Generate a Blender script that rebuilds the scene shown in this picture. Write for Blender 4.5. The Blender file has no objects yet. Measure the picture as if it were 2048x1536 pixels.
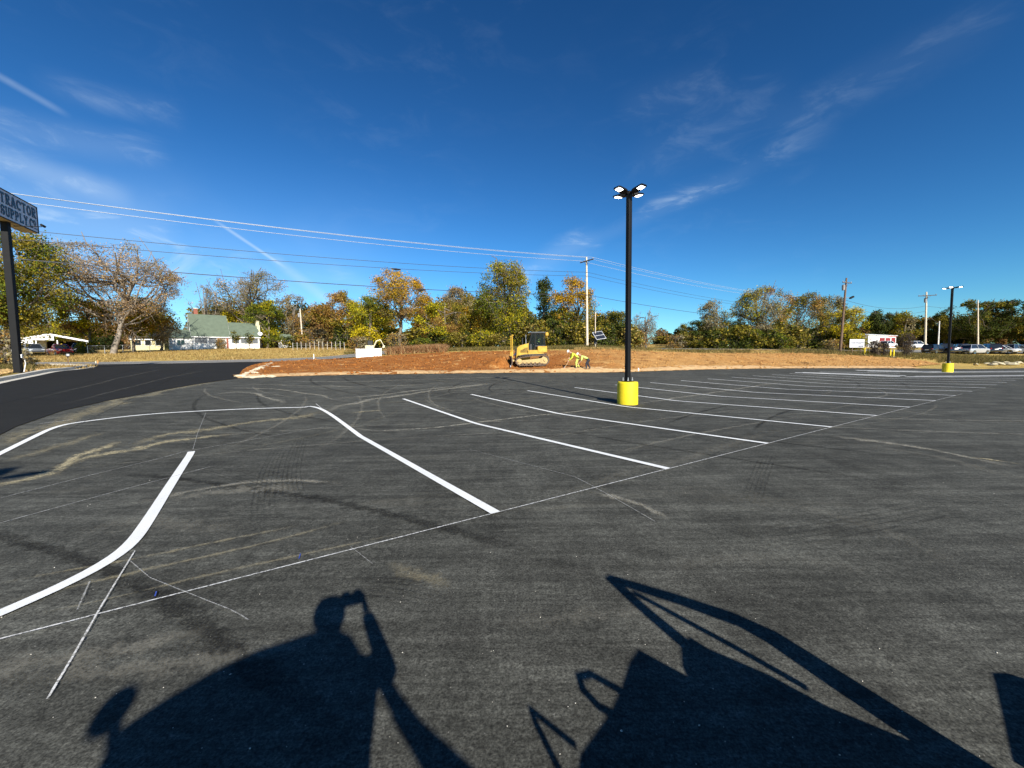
import bpy, bmesh, math, random
import numpy as np
from mathutils import Vector, Matrix
from mathutils.geometry import delaunay_2d_cdt

scene = bpy.context.scene
COL = scene.collection
PI = math.pi
rad = math.radians

# ------------------------------------------------------------------ camera
FPX, CAMH = 812.0, 1.53                      # focal length in photo pixels (2048 wide), eye height
PITCH, ROLL = math.atan(53 / FPX), .0106
Fv = np.array([0, math.cos(PITCH), -math.sin(PITCH)])
_R0 = np.array([1., 0, 0]); _U0 = np.array([0, math.sin(PITCH), math.cos(PITCH)])
Rv = _R0 * math.cos(ROLL) - _U0 * math.sin(ROLL)
Uv = _U0 * math.cos(ROLL) + _R0 * math.sin(ROLL)
CAM = np.array([0, 0, CAMH])
cd = bpy.data.cameras.new('camera'); cam = bpy.data.objects.new('camera', cd); COL.objects.link(cam)
cd.sensor_width = 36; cd.lens = FPX / 2048 * 36; cd.clip_start = .05; cd.clip_end = 6000
mw = Matrix.Identity(4)
for i in range(3):
    mw[i][0] = Rv[i]; mw[i][1] = Uv[i]; mw[i][2] = -Fv[i]; mw[i][3] = CAM[i]
cam.matrix_world = mw
scene.camera = cam

def ray(x, y):
    return Fv + Rv * (x - 1024) / FPX - Uv * (y - 768) / FPX
def at(x, y, Y):                              # point on the ray through a photo pixel at forward distance Y
    d = ray(x, y); return CAM + d * (Y / d[1])

# ------------------------------------------------------------------ light
SUN_AZ, SUN_EL = rad(22.8), rad(29)           # shadows run 22.8 degrees left of straight ahead
Dn = np.array([-math.sin(SUN_AZ) * math.cos(SUN_EL), math.cos(SUN_AZ) * math.cos(SUN_EL), -math.sin(SUN_EL)])
sd = bpy.data.lights.new('sun', 'SUN'); sun = bpy.data.objects.new('sun', sd); COL.objects.link(sun)
sd.energy = 5.0; sd.angle = rad(.53); sd.color = (1, .94, .84)
sun.rotation_euler = Vector(Dn).to_track_quat('-Z', 'Y').to_euler()
sun.location = (20, -40, 40)
vs = scene.view_settings
vs.view_transform = 'Standard'; vs.look = 'None'; vs.gamma = 1; vs.use_curve_mapping = False
vs.exposure = .8
scene.render.engine = 'CYCLES'
scene.cycles.max_bounces = 6; scene.cycles.transparent_max_bounces = 12
scene.cycles.use_denoising = True

world = bpy.data.worlds.new('World'); scene.world = world; world.use_nodes = True
wn, wl = world.node_tree.nodes, world.node_tree.links
wn.clear()
def N_(nodes, t, **kw):
    n = nodes.new(t)
    for k, v in kw.items(): setattr(n, k, v)
    return n
def build_sky():
    out = N_(wn, 'ShaderNodeOutputWorld'); bg = N_(wn, 'ShaderNodeBackground'); bg.inputs[1].default_value = .069
    sky = N_(wn, 'ShaderNodeTexSky', sky_type='NISHITA', sun_disc=False)
    sky.sun_elevation = SUN_EL; sky.sun_rotation = PI - SUN_AZ
    sky.altitude = 100; sky.air_density = 1.0; sky.dust_density = .0; sky.ozone_density = 1.6
    # the camera's contrast curve on the clear sky: deeper blue overhead, pale cyan at the horizon
    sep = N_(wn, 'ShaderNodeSeparateColor'); hs = N_(wn, 'ShaderNodeCombineColor'); wl.new(sky.outputs[0], sep.inputs[0])
    for k, (g, a) in enumerate(((1.61, .50), (1.43, .925), (1.40, 1.24))):
        pw = N_(wn, 'ShaderNodeMath', operation='POWER'); ml = N_(wn, 'ShaderNodeMath', operation='MULTIPLY'); m0 = N_(wn, 'ShaderNodeMath', operation='MULTIPLY')
        wl.new(sep.outputs[k], m0.inputs[0]); m0.inputs[1].default_value = .1202; wl.new(m0.outputs[0], pw.inputs[0]); pw.inputs[1].default_value = g
        wl.new(pw.outputs[0], ml.inputs[0]); ml.inputs[1].default_value = a / .1202; wl.new(ml.outputs[0], hs.inputs[k])
    geo = N_(wn, 'ShaderNodeTexCoord')
    dirv = geo.outputs['Generated']
    def math_(op, a, b=None, c=None):
        n = N_(wn, 'ShaderNodeMath', operation=op)
        for i, q in enumerate((a, b, c)):
            if q is None: continue
            if isinstance(q, (int, float)): n.inputs[i].default_value = q
            else: wl.new(q, n.inputs[i])
        return n.outputs[0]
    def dot(vec):
        n = N_(wn, 'ShaderNodeVectorMath', operation='DOT_PRODUCT'); wl.new(dirv, n.inputs[0]); n.inputs[1].default_value = vec
        return n.outputs['Value']
    def smooth(x, a, b, lo=0., hi=1.):
        n = N_(wn, 'ShaderNodeMapRange', interpolation_type='SMOOTHSTEP'); wl.new(x, n.inputs[0])
        for i, q in enumerate((a, b, lo, hi)): n.inputs[i + 1].default_value = q
        return n.outputs[0]
    def noise(scale, detail, rough, sx=(1, 1, 1), rot=(0, 0, 0), dist=0.):
        mp = N_(wn, 'ShaderNodeMapping'); mp.inputs['Scale'].default_value = sx; mp.inputs['Rotation'].default_value = rot
        wl.new(dirv, mp.inputs[0])
        n = N_(wn, 'ShaderNodeTexNoise'); n.inputs['Scale'].default_value = scale; n.inputs['Detail'].default_value = detail
        n.inputs['Roughness'].default_value = rough; n.inputs['Distortion'].default_value = dist
        wl.new(mp.outputs[0], n.inputs[0]); return n.outputs[0]
    fine = noise(9, 9, .62, (1, 1, 2.6), (0, .5, .2), .6)
    wisp = smooth(fine, .47, .74)
    broad = smooth(noise(2.2, 4, .5), .42, .66)
    warp = math_('SUBTRACT', noise(6, 4, .6), .5)
    total = None
    # cirrus streaks and old contrails, each a band along a great circle between two directions
    streaks = [((1085, 520), (1460, 360), .026, .23, .85), ((1300, 425), (1620, 275), .035, .13, .9), ((1560, 250), (1980, 40), .050, .08, .8),
               ((1020, 560), (1180, 480), .05, .34, .8), ((1250, 215), (1440, 170), .05, .07, .8),
               ((-60, 120), (120, 222), .0075, .20, .3), ((440, 448), (560, 528), .005, .40, .25), ((545, 515), (680, 620), .017, .24, .4),
               ((-60, 300), (240, 390), .030, .55, .7), ((-80, 245), (300, 305), .035, .32, .8), ((100, 175), (350, 225), .03, .15, .8),
               ((150, 480), (480, 500), .05, .32, .9), ((300, 545), (560, 560), .04, .30, .9), ((-40, 420), (330, 450), .09, .36, .7), ((660, 540), (800, 620), .03, .16, .7),
               ((1280, 330), (1560, 190), .07, .06, .8), ((1150, 640), (1900, 640), .05, .06, .6)]
    for a, b, w, s, ns in streaks:
        A = ray(*a); A /= np.linalg.norm(A); B = ray(*b); B /= np.linalg.norm(B)
        n = np.cross(A, B); n /= np.linalg.norm(n); m = A + B; m /= np.linalg.norm(m)
        half = math.acos(float(np.clip(A @ m, -1, 1)))
        d = math_('ABSOLUTE', math_('ADD', dot(n), math_('MULTIPLY', warp, w * 1.1 * ns)))
        band = smooth(d, 0, w, 1, 0)
        along = smooth(dot(m), math.cos(half * 1.35), math.cos(half * .55))
        v = math_('MULTIPLY', band, along)
        tex = math_('ADD', math_('MULTIPLY', wisp, ns), 1 - ns)
        v = math_('MULTIPLY', math_('MULTIPLY', v, tex), s)
        total = v if total is None else math_('ADD', total, v)
    veil = math_('MULTIPLY', math_('MULTIPLY', wisp, broad), .025)
    total = math_('MINIMUM', math_('ADD', total, veil), .85)
    # thin high haze thickens toward the horizon on the side that photo shows milky
    lowl = math_('MULTIPLY', smooth(dot((-.9, .43, 0)), .45, 1.0), smooth(dot((0, 0, 1)), .42, .02))
    total = math_('MINIMUM', math_('ADD', total, math_('MULTIPLY', lowl, math_('ADD', .17, math_('MULTIPLY', broad, .22)))), .9)
    mix = N_(wn, 'ShaderNodeMix', data_type='RGBA'); wl.new(total, mix.inputs[0]); wl.new(hs.outputs[0], mix.inputs[6])
    mix.inputs[7].default_value = (6.6, 8.0, 9.2, 1)
    wl.new(mix.outputs[2], bg.inputs[0]); wl.new(bg.outputs[0], out.inputs[0])
build_sky()

# ------------------------------------------------------------------ material helpers
MATS = {}
def mat(name, col, rough=.7, metal=0., var=.18, scale=3., bump=0., bscale=25., spec=.5, coat=0., emit=0., col2=None):
    if name in MATS: return MATS[name]
    m = bpy.data.materials.new(name); m.use_nodes = True; nt = m.node_tree; n = nt.nodes; l = nt.links
    b = n['Principled BSDF']; b.inputs['Roughness'].default_value = rough; b.inputs['Metallic'].default_value = metal
    b.inputs['Specular IOR Level'].default_value = spec; b.inputs['Coat Weight'].default_value = coat
    tc = n.new('ShaderNodeTexCoord')
    ns = n.new('ShaderNodeTexNoise'); ns.inputs['Scale'].default_value = scale; ns.inputs['Detail'].default_value = 6; ns.inputs['Roughness'].default_value = .6
    l.new(tc.outputs['Object'], ns.inputs[0])
    rmp = n.new('ShaderNodeValToRGB'); rmp.color_ramp.elements[0].position = .3; rmp.color_ramp.elements[1].position = .72
    c1 = tuple(x * (1 - var) for x in col); c2 = col2 or tuple(min(1, x * (1 + var)) for x in col)
    rmp.color_ramp.elements[0].color = (*c1, 1); rmp.color_ramp.elements[1].color = (*c2, 1)
    l.new(ns.outputs[0], rmp.inputs[0]); l.new(rmp.outputs[0], b.inputs['Base Color'])
    if emit:
        b.inputs['Emission Color'].default_value = (*col, 1); b.inputs['Emission Strength'].default_value = emit
    if bump:
        n2 = n.new('ShaderNodeTexNoise'); n2.inputs['Scale'].default_value = bscale; n2.inputs['Detail'].default_value = 5
        l.new(tc.outputs['Object'], n2.inputs[0])
        bp = n.new('ShaderNodeBump'); bp.inputs['Strength'].default_value = bump; bp.inputs['Distance'].default_value = .05
        l.new(n2.outputs[0], bp.inputs['Height']); l.new(bp.outputs[0], b.inputs['Normal'])
    MATS[name] = m
    return m

class Nodes:
    """small helper for the hand-wired surface materials"""
    def __init__(s, name):
        s.m = bpy.data.materials.new(name); s.m.use_nodes = True; s.nt = s.m.node_tree; s.n = s.nt.nodes; s.l = s.nt.links
        s.b = s.n['Principled BSDF']; s.tc = s.n.new('ShaderNodeTexCoord'); s.pos = s.tc.outputs['Object']; MATS[name] = s.m
    def mapping(s, scale=(1, 1, 1), rot=0., loc=(0, 0, 0)):
        m = s.n.new('ShaderNodeMapping'); m.inputs['Scale'].default_value = scale; m.inputs['Rotation'].default_value = (0, 0, rot); m.inputs['Location'].default_value = loc
        s.l.new(s.pos, m.inputs[0]); return m.outputs[0]
    def noise(s, scale, detail=6, rough=.6, vec=None, dist=0.):
        n = s.n.new('ShaderNodeTexNoise'); n.inputs['Scale'].default_value = scale; n.inputs['Detail'].default_value = detail
        n.inputs['Roughness'].default_value = rough; n.inputs['Distortion'].default_value = dist
        s.l.new(vec if vec is not None else s.pos, n.inputs[0]); return n.outputs[0]
    def voro(s, scale, feature='F1'):
        n = s.n.new('ShaderNodeTexVoronoi'); n.inputs['Scale'].default_value = scale; n.feature = feature
        s.l.new(s.pos, n.inputs[0]); return n.outputs[0]
    def math(s, op, a, b=None):
        n = s.n.new('ShaderNodeMath'); n.operation = op
        for i, q in enumerate((a, b)):
            if q is None: continue
            if isinstance(q, (int, float)): n.inputs[i].default_value = q
            else: s.l.new(q, n.inputs[i])
        return n.outputs[0]
    def rng(s, x, a, b, lo=0., hi=1.):
        n = s.n.new('ShaderNodeMapRange'); n.interpolation_type = 'SMOOTHSTEP'; s.l.new(x, n.inputs[0])
        for i, q in enumerate((a, b, lo, hi)): n.inputs[i + 1].default_value = q
        return n.outputs[0]
    def mix(s, f, a, b):
        n = s.n.new('ShaderNodeMix'); n.data_type = 'RGBA'
        for i, q in ((0, f), (6, a), (7, b)):
            if isinstance(q, (int, float)): n.inputs[i].default_value = q
            elif isinstance(q, tuple): n.inputs[i].default_value = (*q, 1)
            else: s.l.new(q, n.inputs[i])
        return n.outputs[2]
    def bump(s, h, strength, dist=.02):
        n = s.n.new('ShaderNodeBump'); n.inputs['Strength'].default_value = strength; n.inputs['Distance'].default_value = dist
        s.l.new(h, n.inputs['Height']); s.l.new(n.outputs[0], s.b.inputs['Normal'])
    def color(s, c): s.l.new(c, s.b.inputs['Base Color'])
    def sep(s):
        n = s.n.new('ShaderNodeSeparateXYZ'); s.l.new(s.pos, n.inputs[0]); return n.outputs

# ------------------------------------------------------------------ mesh helpers
class MB:
    """collects polygons, built as one mesh object"""
    def __init__(s): s.v = []; s.f = []; s.mi = []; s.cur = 0
    def add(s, verts, faces, M=None):
        o = len(s.v)
        for p in verts:
            p = Vector(p)
            s.v.append(tuple(M @ p if M is not None else p))
        for q in faces: s.f.append([o + i for i in q]); s.mi.append(s.cur)
        return s
    def box(s, c, size, M=None, bev=0.):
        x, y, z = (q / 2 for q in size)
        if bev:
            b = min(bev, x * .9, y * .9, z * .9); vs_ = []
            for k in (-1, 1):
                for (px, py) in ((x - b, y), (-(x - b), y), (-x, y - b), (-x, -(y - b)), (-(x - b), -y), (x - b, -y), (x, -(y - b)), (x, y - b)):
                    vs_.append((c[0] + px, c[1] + py, c[2] + k * (z - b)))
            for k in (-1, 1):
                for (px, py) in ((x - b, y - b), (-(x - b), y - b), (-(x - b), y - b), (-(x - b), -(y - b)), (-(x - b), -(y - b)), (x - b, -(y - b)), (x - b, -(y - b)), (x - b, y - b)):
                    vs_.append((c[0] + px, c[1] + py, c[2] + k * z))
            fs = [[i, (i + 1) % 8, 8 + (i + 1) % 8, 8 + i][::-1] for i in range(8)]
            fs += [[i, 16 + i, 16 + (i + 1) % 8, (i + 1) % 8][::-1] for i in range(8)] + [[8 + i, 8 + (i + 1) % 8, 24 + (i + 1) % 8, 24 + i][::-1] for i in range(8)]
            fs += [[16 + i for i in (0, 2, 4, 6)], [24 + i for i in (6, 4, 2, 0)]]
            return s.add(vs_, fs, M)
        vs_ = [(c[0] + i * x, c[1] + j * y, c[2] + k * z) for i in (-1, 1) for j in (-1, 1) for k in (-1, 1)]
        return s.add(vs_, [(0, 1, 3, 2), (4, 6, 7, 5), (0, 4, 5, 1), (2, 3, 7, 6), (0, 2, 6, 4), (1, 5, 7, 3)], M)
    def tube(s, pts, r, n=8, M=None, caps=True):
        pts = [Vector(p) for p in pts]; rs = r if isinstance(r, (list, tuple)) else [r] * len(pts)
        ring = []; up = None
        for i, p in enumerate(pts):
            t = (pts[min(i + 1, len(pts) - 1)] - pts[max(i - 1, 0)]).normalized()
            if up is None:
                up = Vector((0, 0, 1)) if abs(t.z) < .9 else Vector((1, 0, 0))
            a = t.cross(up).normalized(); b = a.cross(t).normalized(); up = b
            ring.append([p + (a * math.cos(2 * PI * k / n) + b * math.sin(2 * PI * k / n)) * rs[i] for k in range(n)])
        vs_ = [q for rg in ring for q in rg]
        fs = [(i * n + k, i * n + (k + 1) % n, (i + 1) * n + (k + 1) % n, (i + 1) * n + k) for i in range(len(pts) - 1) for k in range(n)]
        if caps: fs += [tuple(range(n))[::-1], tuple((len(pts) - 1) * n + k for k in range(n))]
        return s.add(vs_, fs, M)
    def lathe(s, prof, n=16, M=None, axis='z'):
        vs_ = []; 
        for r, z in prof:
            for k in range(n):
                a = 2 * PI * k / n
                p = (r * math.cos(a), r * math.sin(a), z)
                if axis == 'y': p = (p[0], p[2], p[1])
                if axis == 'x': p = (p[2], p[0], p[1])
                vs_.append(p)
        m = len(prof)
        fs = [(i * n + k, i * n + (k + 1) % n, (i + 1) * n + (k + 1) % n, (i + 1) * n + k) for i in range(m - 1) for k in range(n)]
        if prof[0][0] > 0: fs.append(tuple(range(n))[::-1])
        if prof[-1][0] > 0: fs.append(tuple((m - 1) * n + k for k in range(n)))
        return s.add(vs_, fs, M)
    def prism(s, poly, a, b, axis='y', M=None):
        """2D outline extruded between a and b; axis y: outline in xz, axis x: outline in yz, axis z: outline in xy"""
        def P(p, t): return {'y': (p[0], t, p[1]), 'x': (t, p[0], p[1]), 'z': (p[0], p[1], t)}[axis]
        n = len(poly); vs_ = [P(p, a) for p in poly] + [P(p, b) for p in poly]
        fs = [(i, (i + 1) % n, n + (i + 1) % n, n + i) for i in range(n)] + [tuple(range(n))[::-1], tuple(range(n, 2 * n))]
        return s.add(vs_, fs, M)
    def quad(s, a, b, c, d, M=None): return s.add([a, b, c, d], [(0, 1, 2, 3)], M)
    def loft(s, rings, M=None, caps=True):
        n = len(rings[0]); vs_ = [p for r in rings for p in r]
        fs = [(i * n + k, i * n + (k + 1) % n, (i + 1) * n + (k + 1) % n, (i + 1) * n + k) for i in range(len(rings) - 1) for k in range(n)]
        if caps: fs += [tuple(range(n))[::-1], tuple((len(rings) - 1) * n + k for k in range(n))]
        return s.add(vs_, fs, M)
    def build(s, name, material, parent=None, smooth=False, fix=True):
        me = bpy.data.meshes.new(name); me.from_pydata(s.v, [], s.f)
        for m in (material if isinstance(material, (list, tuple)) else [material]): me.materials.append(m)
        if any(s.mi): me.polygons.foreach_set('material_index', s.mi)
        if fix:
            bm = bmesh.new(); bm.from_mesh(me); bmesh.ops.recalc_face_normals(bm, faces=bm.faces); bm.to_mesh(me); bm.free()
        if smooth:
            me.polygons.foreach_set('use_smooth', [True] * len(me.polygons))
            if smooth != 'all': me.set_sharp_from_angle(angle=rad(38))
        o = bpy.data.objects.new(name, me); COL.objects.link(o)
        if parent is not None: o.parent = parent
        return o

def np_mesh(name, verts, faces, material, parent=None, colors=None, smooth=False):
    """faces: (n,k) array; colors: per-vertex rgb"""
    verts = np.asarray(verts, np.float32); faces = np.asarray(faces, np.int32); k = faces.shape[1]
    me = bpy.data.meshes.new(name)
    me.vertices.add(len(verts)); me.vertices.foreach_set('co', verts.ravel())
    me.loops.add(faces.size); me.loops.foreach_set('vertex_index', faces.ravel())
    me.polygons.add(len(faces)); me.polygons.foreach_set('loop_start', np.arange(len(faces), dtype=np.int32) * k)
    me.update(calc_edges=True)
    if colors is not None:
        a = me.color_attributes.new('tint', 'FLOAT_COLOR', 'POINT')
        c = np.ones((len(verts), 4), np.float32); c[:, :3] = colors; a.data.foreach_set('color', c.ravel())
    if smooth: me.polygons.foreach_set('use_smooth', np.ones(len(faces), bool))
    for m in (material if isinstance(material, (list, tuple)) else [material]): me.materials.append(m)
    o = bpy.data.objects.new(name, me); COL.objects.link(o)
    if parent is not None: o.parent = parent
    return o

def tag(o, label=None, cat=None, group=None, kind=None):
    for k, v in (('label', label), ('category', cat), ('group', group), ('kind', kind)):
        if v: o[k] = v
    return o
def thing(name, label, cat, loc=(0, 0, 0), rz=0., group=None):
    o = bpy.data.objects.new(name, None); COL.objects.link(o)
    o.location = [float(q) for q in loc]; o.rotation_euler = (0, 0, rz); o.empty_display_size = .3
    return tag(o, label, cat, group)
def copy_tree(o, parent=None, loc=None, rz=None, label=None):
    c = o.copy(); COL.objects.link(c); c.parent = parent
    if loc is not None: c.location = [float(q) for q in loc]
    if rz is not None: c.rotation_euler = (0, 0, rz)
    if label: c['label'] = label
    for ch in o.children: copy_tree(ch, c)
    return c
def struct(o): o['kind'] = 'structure'; return o
def stuff(o): o['kind'] = 'stuff'; return o

# ------------------------------------------------------------------ the lie of the land
# u runs along the stall row (and the highway), v runs away from the chalk line along each stall
O2 = np.array([-.19, 3.89]); Ud = np.array([.83561, .54933]); Vd = np.array([-.54933, .83561])
STALL, HALF = 2.7432, 5.49
def uv(x, y):
    dx, dy = np.asarray(x) - O2[0], np.asarray(y) - O2[1]
    return dx * Ud[0] + dy * Ud[1], dx * Vd[0] + dy * Vd[1]
def xy(u, v): return O2[0] + u * Ud[0] + v * Vd[0], O2[1] + u * Ud[1] + v * Vd[1]
def zlot(v):
    v = np.asarray(v, float)
    z = np.where(v < 0, 0, np.where(v < HALF, -.1 * v / HALF, -.1 + .18 / HALF * (v - HALF)))
    return np.minimum(z, .55 + .0 * v)
LOT_EDGE = [(-6, -45), (-6, 5), (-6.15, 8.2), (-6.4, 10.5), (-6.35, 13.2), (-5.9, 15.2), (-5.0, 18.2), (-4.0, 20.8), (-3.1, 22.8), (-2.35, 24.15),
            (.85, 24.7), (3.7, 24.2), (8.2, 22.95), (13.4, 21.5), (18.5, 19.2), (22.2, 17.75), (25.3, 17.85), (29, 17.5), (33.4, 17.1), (40.7, 15.), (48.3, 11.9), (55.4, 8.), (60, 3.2), (68, 0), (85, -6), (85, -45)]
def poly_xy(P): return np.array([xy(a, b) for a, b in P])
LOT_XY = poly_xy(LOT_EDGE)
def inside(P, poly):
    x, y = P[:, 0], P[:, 1]; r = np.zeros(len(P), bool); n = len(poly)
    for i in range(n):
        x1, y1 = poly[i]; x2, y2 = poly[(i + 1) % n]
        c = (y1 > y) != (y2 > y)
        r ^= c & (x < (x2 - x1) * (y - y1) / ((y2 - y1) or 1e-9) + x1)
    return r
def dist_poly(P, poly):
    d = np.full(len(P), 1e9); n = len(poly)
    for i in range(n):
        a, b = poly[i], poly[(i + 1) % n]; ab = b - a
        t = np.clip(((P - a) @ ab) / (ab @ ab), 0, 1)
        d = np.minimum(d, np.linalg.norm(P - a - t[:, None] * ab, axis=1))
    return d
CTRL = [  # photo pixel and forward distance of points on the ground beyond the lot
    (560, 723, 43), (620, 720.5, 44), (700, 717, 45), (780, 711, 45), (860, 706.5, 45.5), (950, 703.5, 46), (1050, 702, 46), (1120, 701, 46.5), (1173, 700, 47),
    (1210, 699, 47.5), (1250, 701.5, 48), (1350, 704.5, 50), (1500, 706, 53), (1600, 706, 56), (1700, 707.5, 58), (1800, 710, 60), (1850, 712, 60), (1950, 717, 58), (2040, 722, 56), (2140, 724, 54),
    (600, 736, 33), (700, 733, 33.5), (850, 729, 35.5), (1000, 722, 37), (1060, 735, 33), (1150, 737, 31.8), (1300, 725, 38), (1500, 723, 45), (1700, 722, 49), (1850, 727, 50), (1960, 729, 51),
    (37, 743, 22.5), (0, 745, 24), (-100, 745, 24), (132, 733, 31), (200, 724, 42), (300, 715, 50), (100, 712, 62), (0, 712, 60), (-120, 712, 60), (220, 707, 58), (300, 703, 66), (440, 698, 78), (550, 700, 70), (600, 699, 70),
    (690, 700, 66), (650, 713, 54), (450, 713, 55), (800, 700, 57), (900, 699, 57), (1000, 698, 57), (1100, 697, 57), (1173, 695, 55), (440, 696, 92), (700, 694, 92),
    (1300, 701, 62), (1330, 688, 110), (1250, 689, 105), (1400, 701, 66), (1550, 701, 68), (1650, 702.5, 70), (1750, 703.5, 75), (1740, 694, 95), (1830, 697, 100), (1900, 707, 75), (2040, 707, 76), (2140, 707, 76), (1950, 698, 110), (2040, 698, 110)]
CT3 = [at(*q) for q in CTRL]
CT3 += [np.array(q, float) for q in [(-22.5, 17.85, .6), (-25.6, 22.5, .92), (-29.5, 28.4, 1.11), (-35, 36.8, 1.29), (-24.2, 40.7, 1.36), (-19.5, 30, .85), (-27, 33, 1.1), (-16, 12, .3), (-19.5, 12.8, .4), (-10, 0, 0), (-20, -20, 0), (-40, -40, .5), (-45, 0, .8), (-14, 4, .1),
        (-60, 20, 1.6), (-90, 60, 3.4), (-120, 100, 4.5), (-160, 0, 2), (-160, 160, 6), (0, 160, 5), (80, 160, 5), (-60, 130, 5.2), (160, 160, 4.5), (170, 60, 1.6), (110, 30, .4), (160, 0, 0), (100, -45, 0), (0, -60, 0)]]
_lp = []
for a in np.arange(-4, 84, 6.):
    for b in np.arange(-44, 24, 4.): _lp.append(xy(a, b))
_lp = np.array(_lp); _lp = _lp[inside(_lp, LOT_XY) & (dist_poly(_lp, LOT_XY) > 1.5)]
_le = np.array([LOT_XY[i] + (LOT_XY[i + 1] - LOT_XY[i]) * t for i in range(len(LOT_XY) - 1) for t in (0, .5)])
_cx = np.array([[q[0], q[1]] for q in CT3]); _cz = np.array([q[2] for q in CT3])
_cr = _cz - zlot(uv(_cx[:, 0], _cx[:, 1])[1])
RX = np.vstack([_lp, _le, _cx]); RZ = np.concatenate([np.zeros(len(_lp) + len(_le)), _cr])
def _ker(A, B): return np.sqrt(((A[:, None, :] - B[None]) ** 2).sum(-1) + 4.)
_K = np.block([[-_ker(RX, RX) + .05 * np.eye(len(RX)), np.ones((len(RX), 1))], [np.ones((1, len(RX))), np.zeros((1, 1))]])
_w = np.linalg.solve(_K, np.append(RZ, 0))
def Hs(P):
    """ground height for an (n,2) array"""
    P = np.asarray(P, float).reshape(-1, 2)
    Q = np.column_stack([np.clip(P[:, 0], -160, 170), np.clip(P[:, 1], -60, 165)])
    res = np.empty(len(Q))
    for i in range(0, len(Q), 4000):
        res[i:i + 4000] = -_ker(Q[i:i + 4000], RX) @ _w[:-1] + _w[-1]
    d = dist_poly(Q, LOT_XY); ins = inside(Q, LOT_XY)
    k = np.where(ins, 0, np.clip(d / 1.2, 0, 1))
    return zlot(uv(Q[:, 0], Q[:, 1])[1]) + res * k
def H(x, y): return float(Hs([[x, y]])[0])
def Gs(px):
    """ground points under photo pixels (n,2)"""
    px = np.asarray(px, float).reshape(-1, 2)
    D = np.array([ray(*q) for q in px]); D /= D[:, 1:2]
    ts = np.concatenate([np.arange(.8, 6, .2), np.arange(6, 130, .5)])
    out = np.empty((len(px), 3))
    for i, d in enumerate(D):
        P = CAM + d[None] * ts[:, None]; g = P[:, 2] - Hs(P[:, :2])
        j = np.argmax(g < 0) if (g < 0).any() else len(ts) - 1
        a, b = ts[max(j - 1, 0)], ts[j]; ga, gb = g[max(j - 1, 0)], g[j]
        t = a + (b - a) * (ga / (ga - gb) if ga != gb else 0)
        out[i] = CAM + d * t
    return out
def G(x, y): return Gs([(x, y)])[0]
def ground_at(px, Y, py=705):
    """a point on the ground at forward distance Y in the column of photo pixel px"""
    P = at(px, py, Y)
    for _ in range(3):
        z = H(P[0], P[1])
        d = P - CAM; yy = 768 - FPX * ((np.array([P[0], P[1], z]) - CAM) @ Uv) / ((np.array([P[0], P[1], z]) - CAM) @ Fv)
        P = at(px, yy, Y)
    return np.array([P[0], P[1], H(P[0], P[1])])
def ztop(px, py, Y): return at(px, py, Y)[2]
def px_m(Y): return Y / FPX                   # metres per photo pixel at forward distance Y
# ------------------------------------------------------------------ surface materials
from mathutils import noise as mnoise
def asphalt_mat(name, base, dust, k, sm=1.):
    s = Nodes(name)
    def mul(v, n, a, b, lo, hi): return s.math('MULTIPLY', v, s.rng(n, a, b, 1 - (1 - lo) * k, 1 + (hi - 1) * k))
    v = s.rng(s.noise(.20, 4, .55), .35, .65, 1 - .14 * k, 1 + .12 * k)
    v = mul(v, s.noise(1.5, 12, .80, None, .4), .36, .66, .74, 1.27)
    v = mul(v, s.noise(2.6, 10, .78, s.mapping((.16, 2.4, 1), -.58), .3), .38, .66, .78, 1.34)       # along the bays
    v = mul(v, s.noise(2.2, 10, .78, s.mapping((2.2, .3, 1), -.25), .9), .40, .68, .92, 1.14)       # across them
    v = mul(v, s.noise(1.2, 10, .80, s.mapping((.35, 2.2, 1), .75), 1.4), .44, .70, .90, 1.34)       # swirls
    v = mul(v, s.noise(24, 5, .8), .34, .68, .70, 1.45)
    grain = s.noise(75, 3, .8)
    v = s.math('MULTIPLY', v, s.rng(grain, .30, .72, .45 if k > .7 else .75, 1.7 if k > .7 else 1.3))
    mx = s.n.new('ShaderNodeMix'); mx.data_type = 'RGBA'; mx.blend_type = 'MULTIPLY'; mx.inputs[0].default_value = 1; mx.inputs[6].default_value = (*base, 1)
    cb = s.n.new('ShaderNodeCombineColor')
    for q in range(3): s.l.new(v, cb.inputs[q])
    s.l.new(cb.outputs[0], mx.inputs[7]); c = mx.outputs[2]
    d = s.math('MULTIPLY', s.rng(s.noise(.5, 9, .78, s.mapping((.5, 1.6, 1), -.4), 1.2), .55, .70), .38 * k)
    c = s.mix(d, c, dust)
    c = s.mix(s.math('MULTIPLY', s.rng(s.noise(52, 2, .6), .71, .76), .55 * k), c, (.30, .29, .26))   # pale aggregate chips
    s.color(c); s.b.inputs['Roughness'].default_value = .92; s.b.inputs['Specular IOR Level'].default_value = .15
    s.bump(s.math('ADD', s.math('MULTIPLY', s.voro(80), .7), s.math('MULTIPLY', grain, .6)), .5, .0035)
    return s.m
A_LOT = asphalt_mat('worn_asphalt', (.0600, .0606, .0520), (.135, .128, .100), 1.)
A_DRIVE = asphalt_mat('fresh_asphalt', (.0165, .0160, .0142), (.030, .029, .026), .38)
A_ROAD = asphalt_mat('road_asphalt', (.22, .215, .20), (.3, .29, .26), .4)

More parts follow.
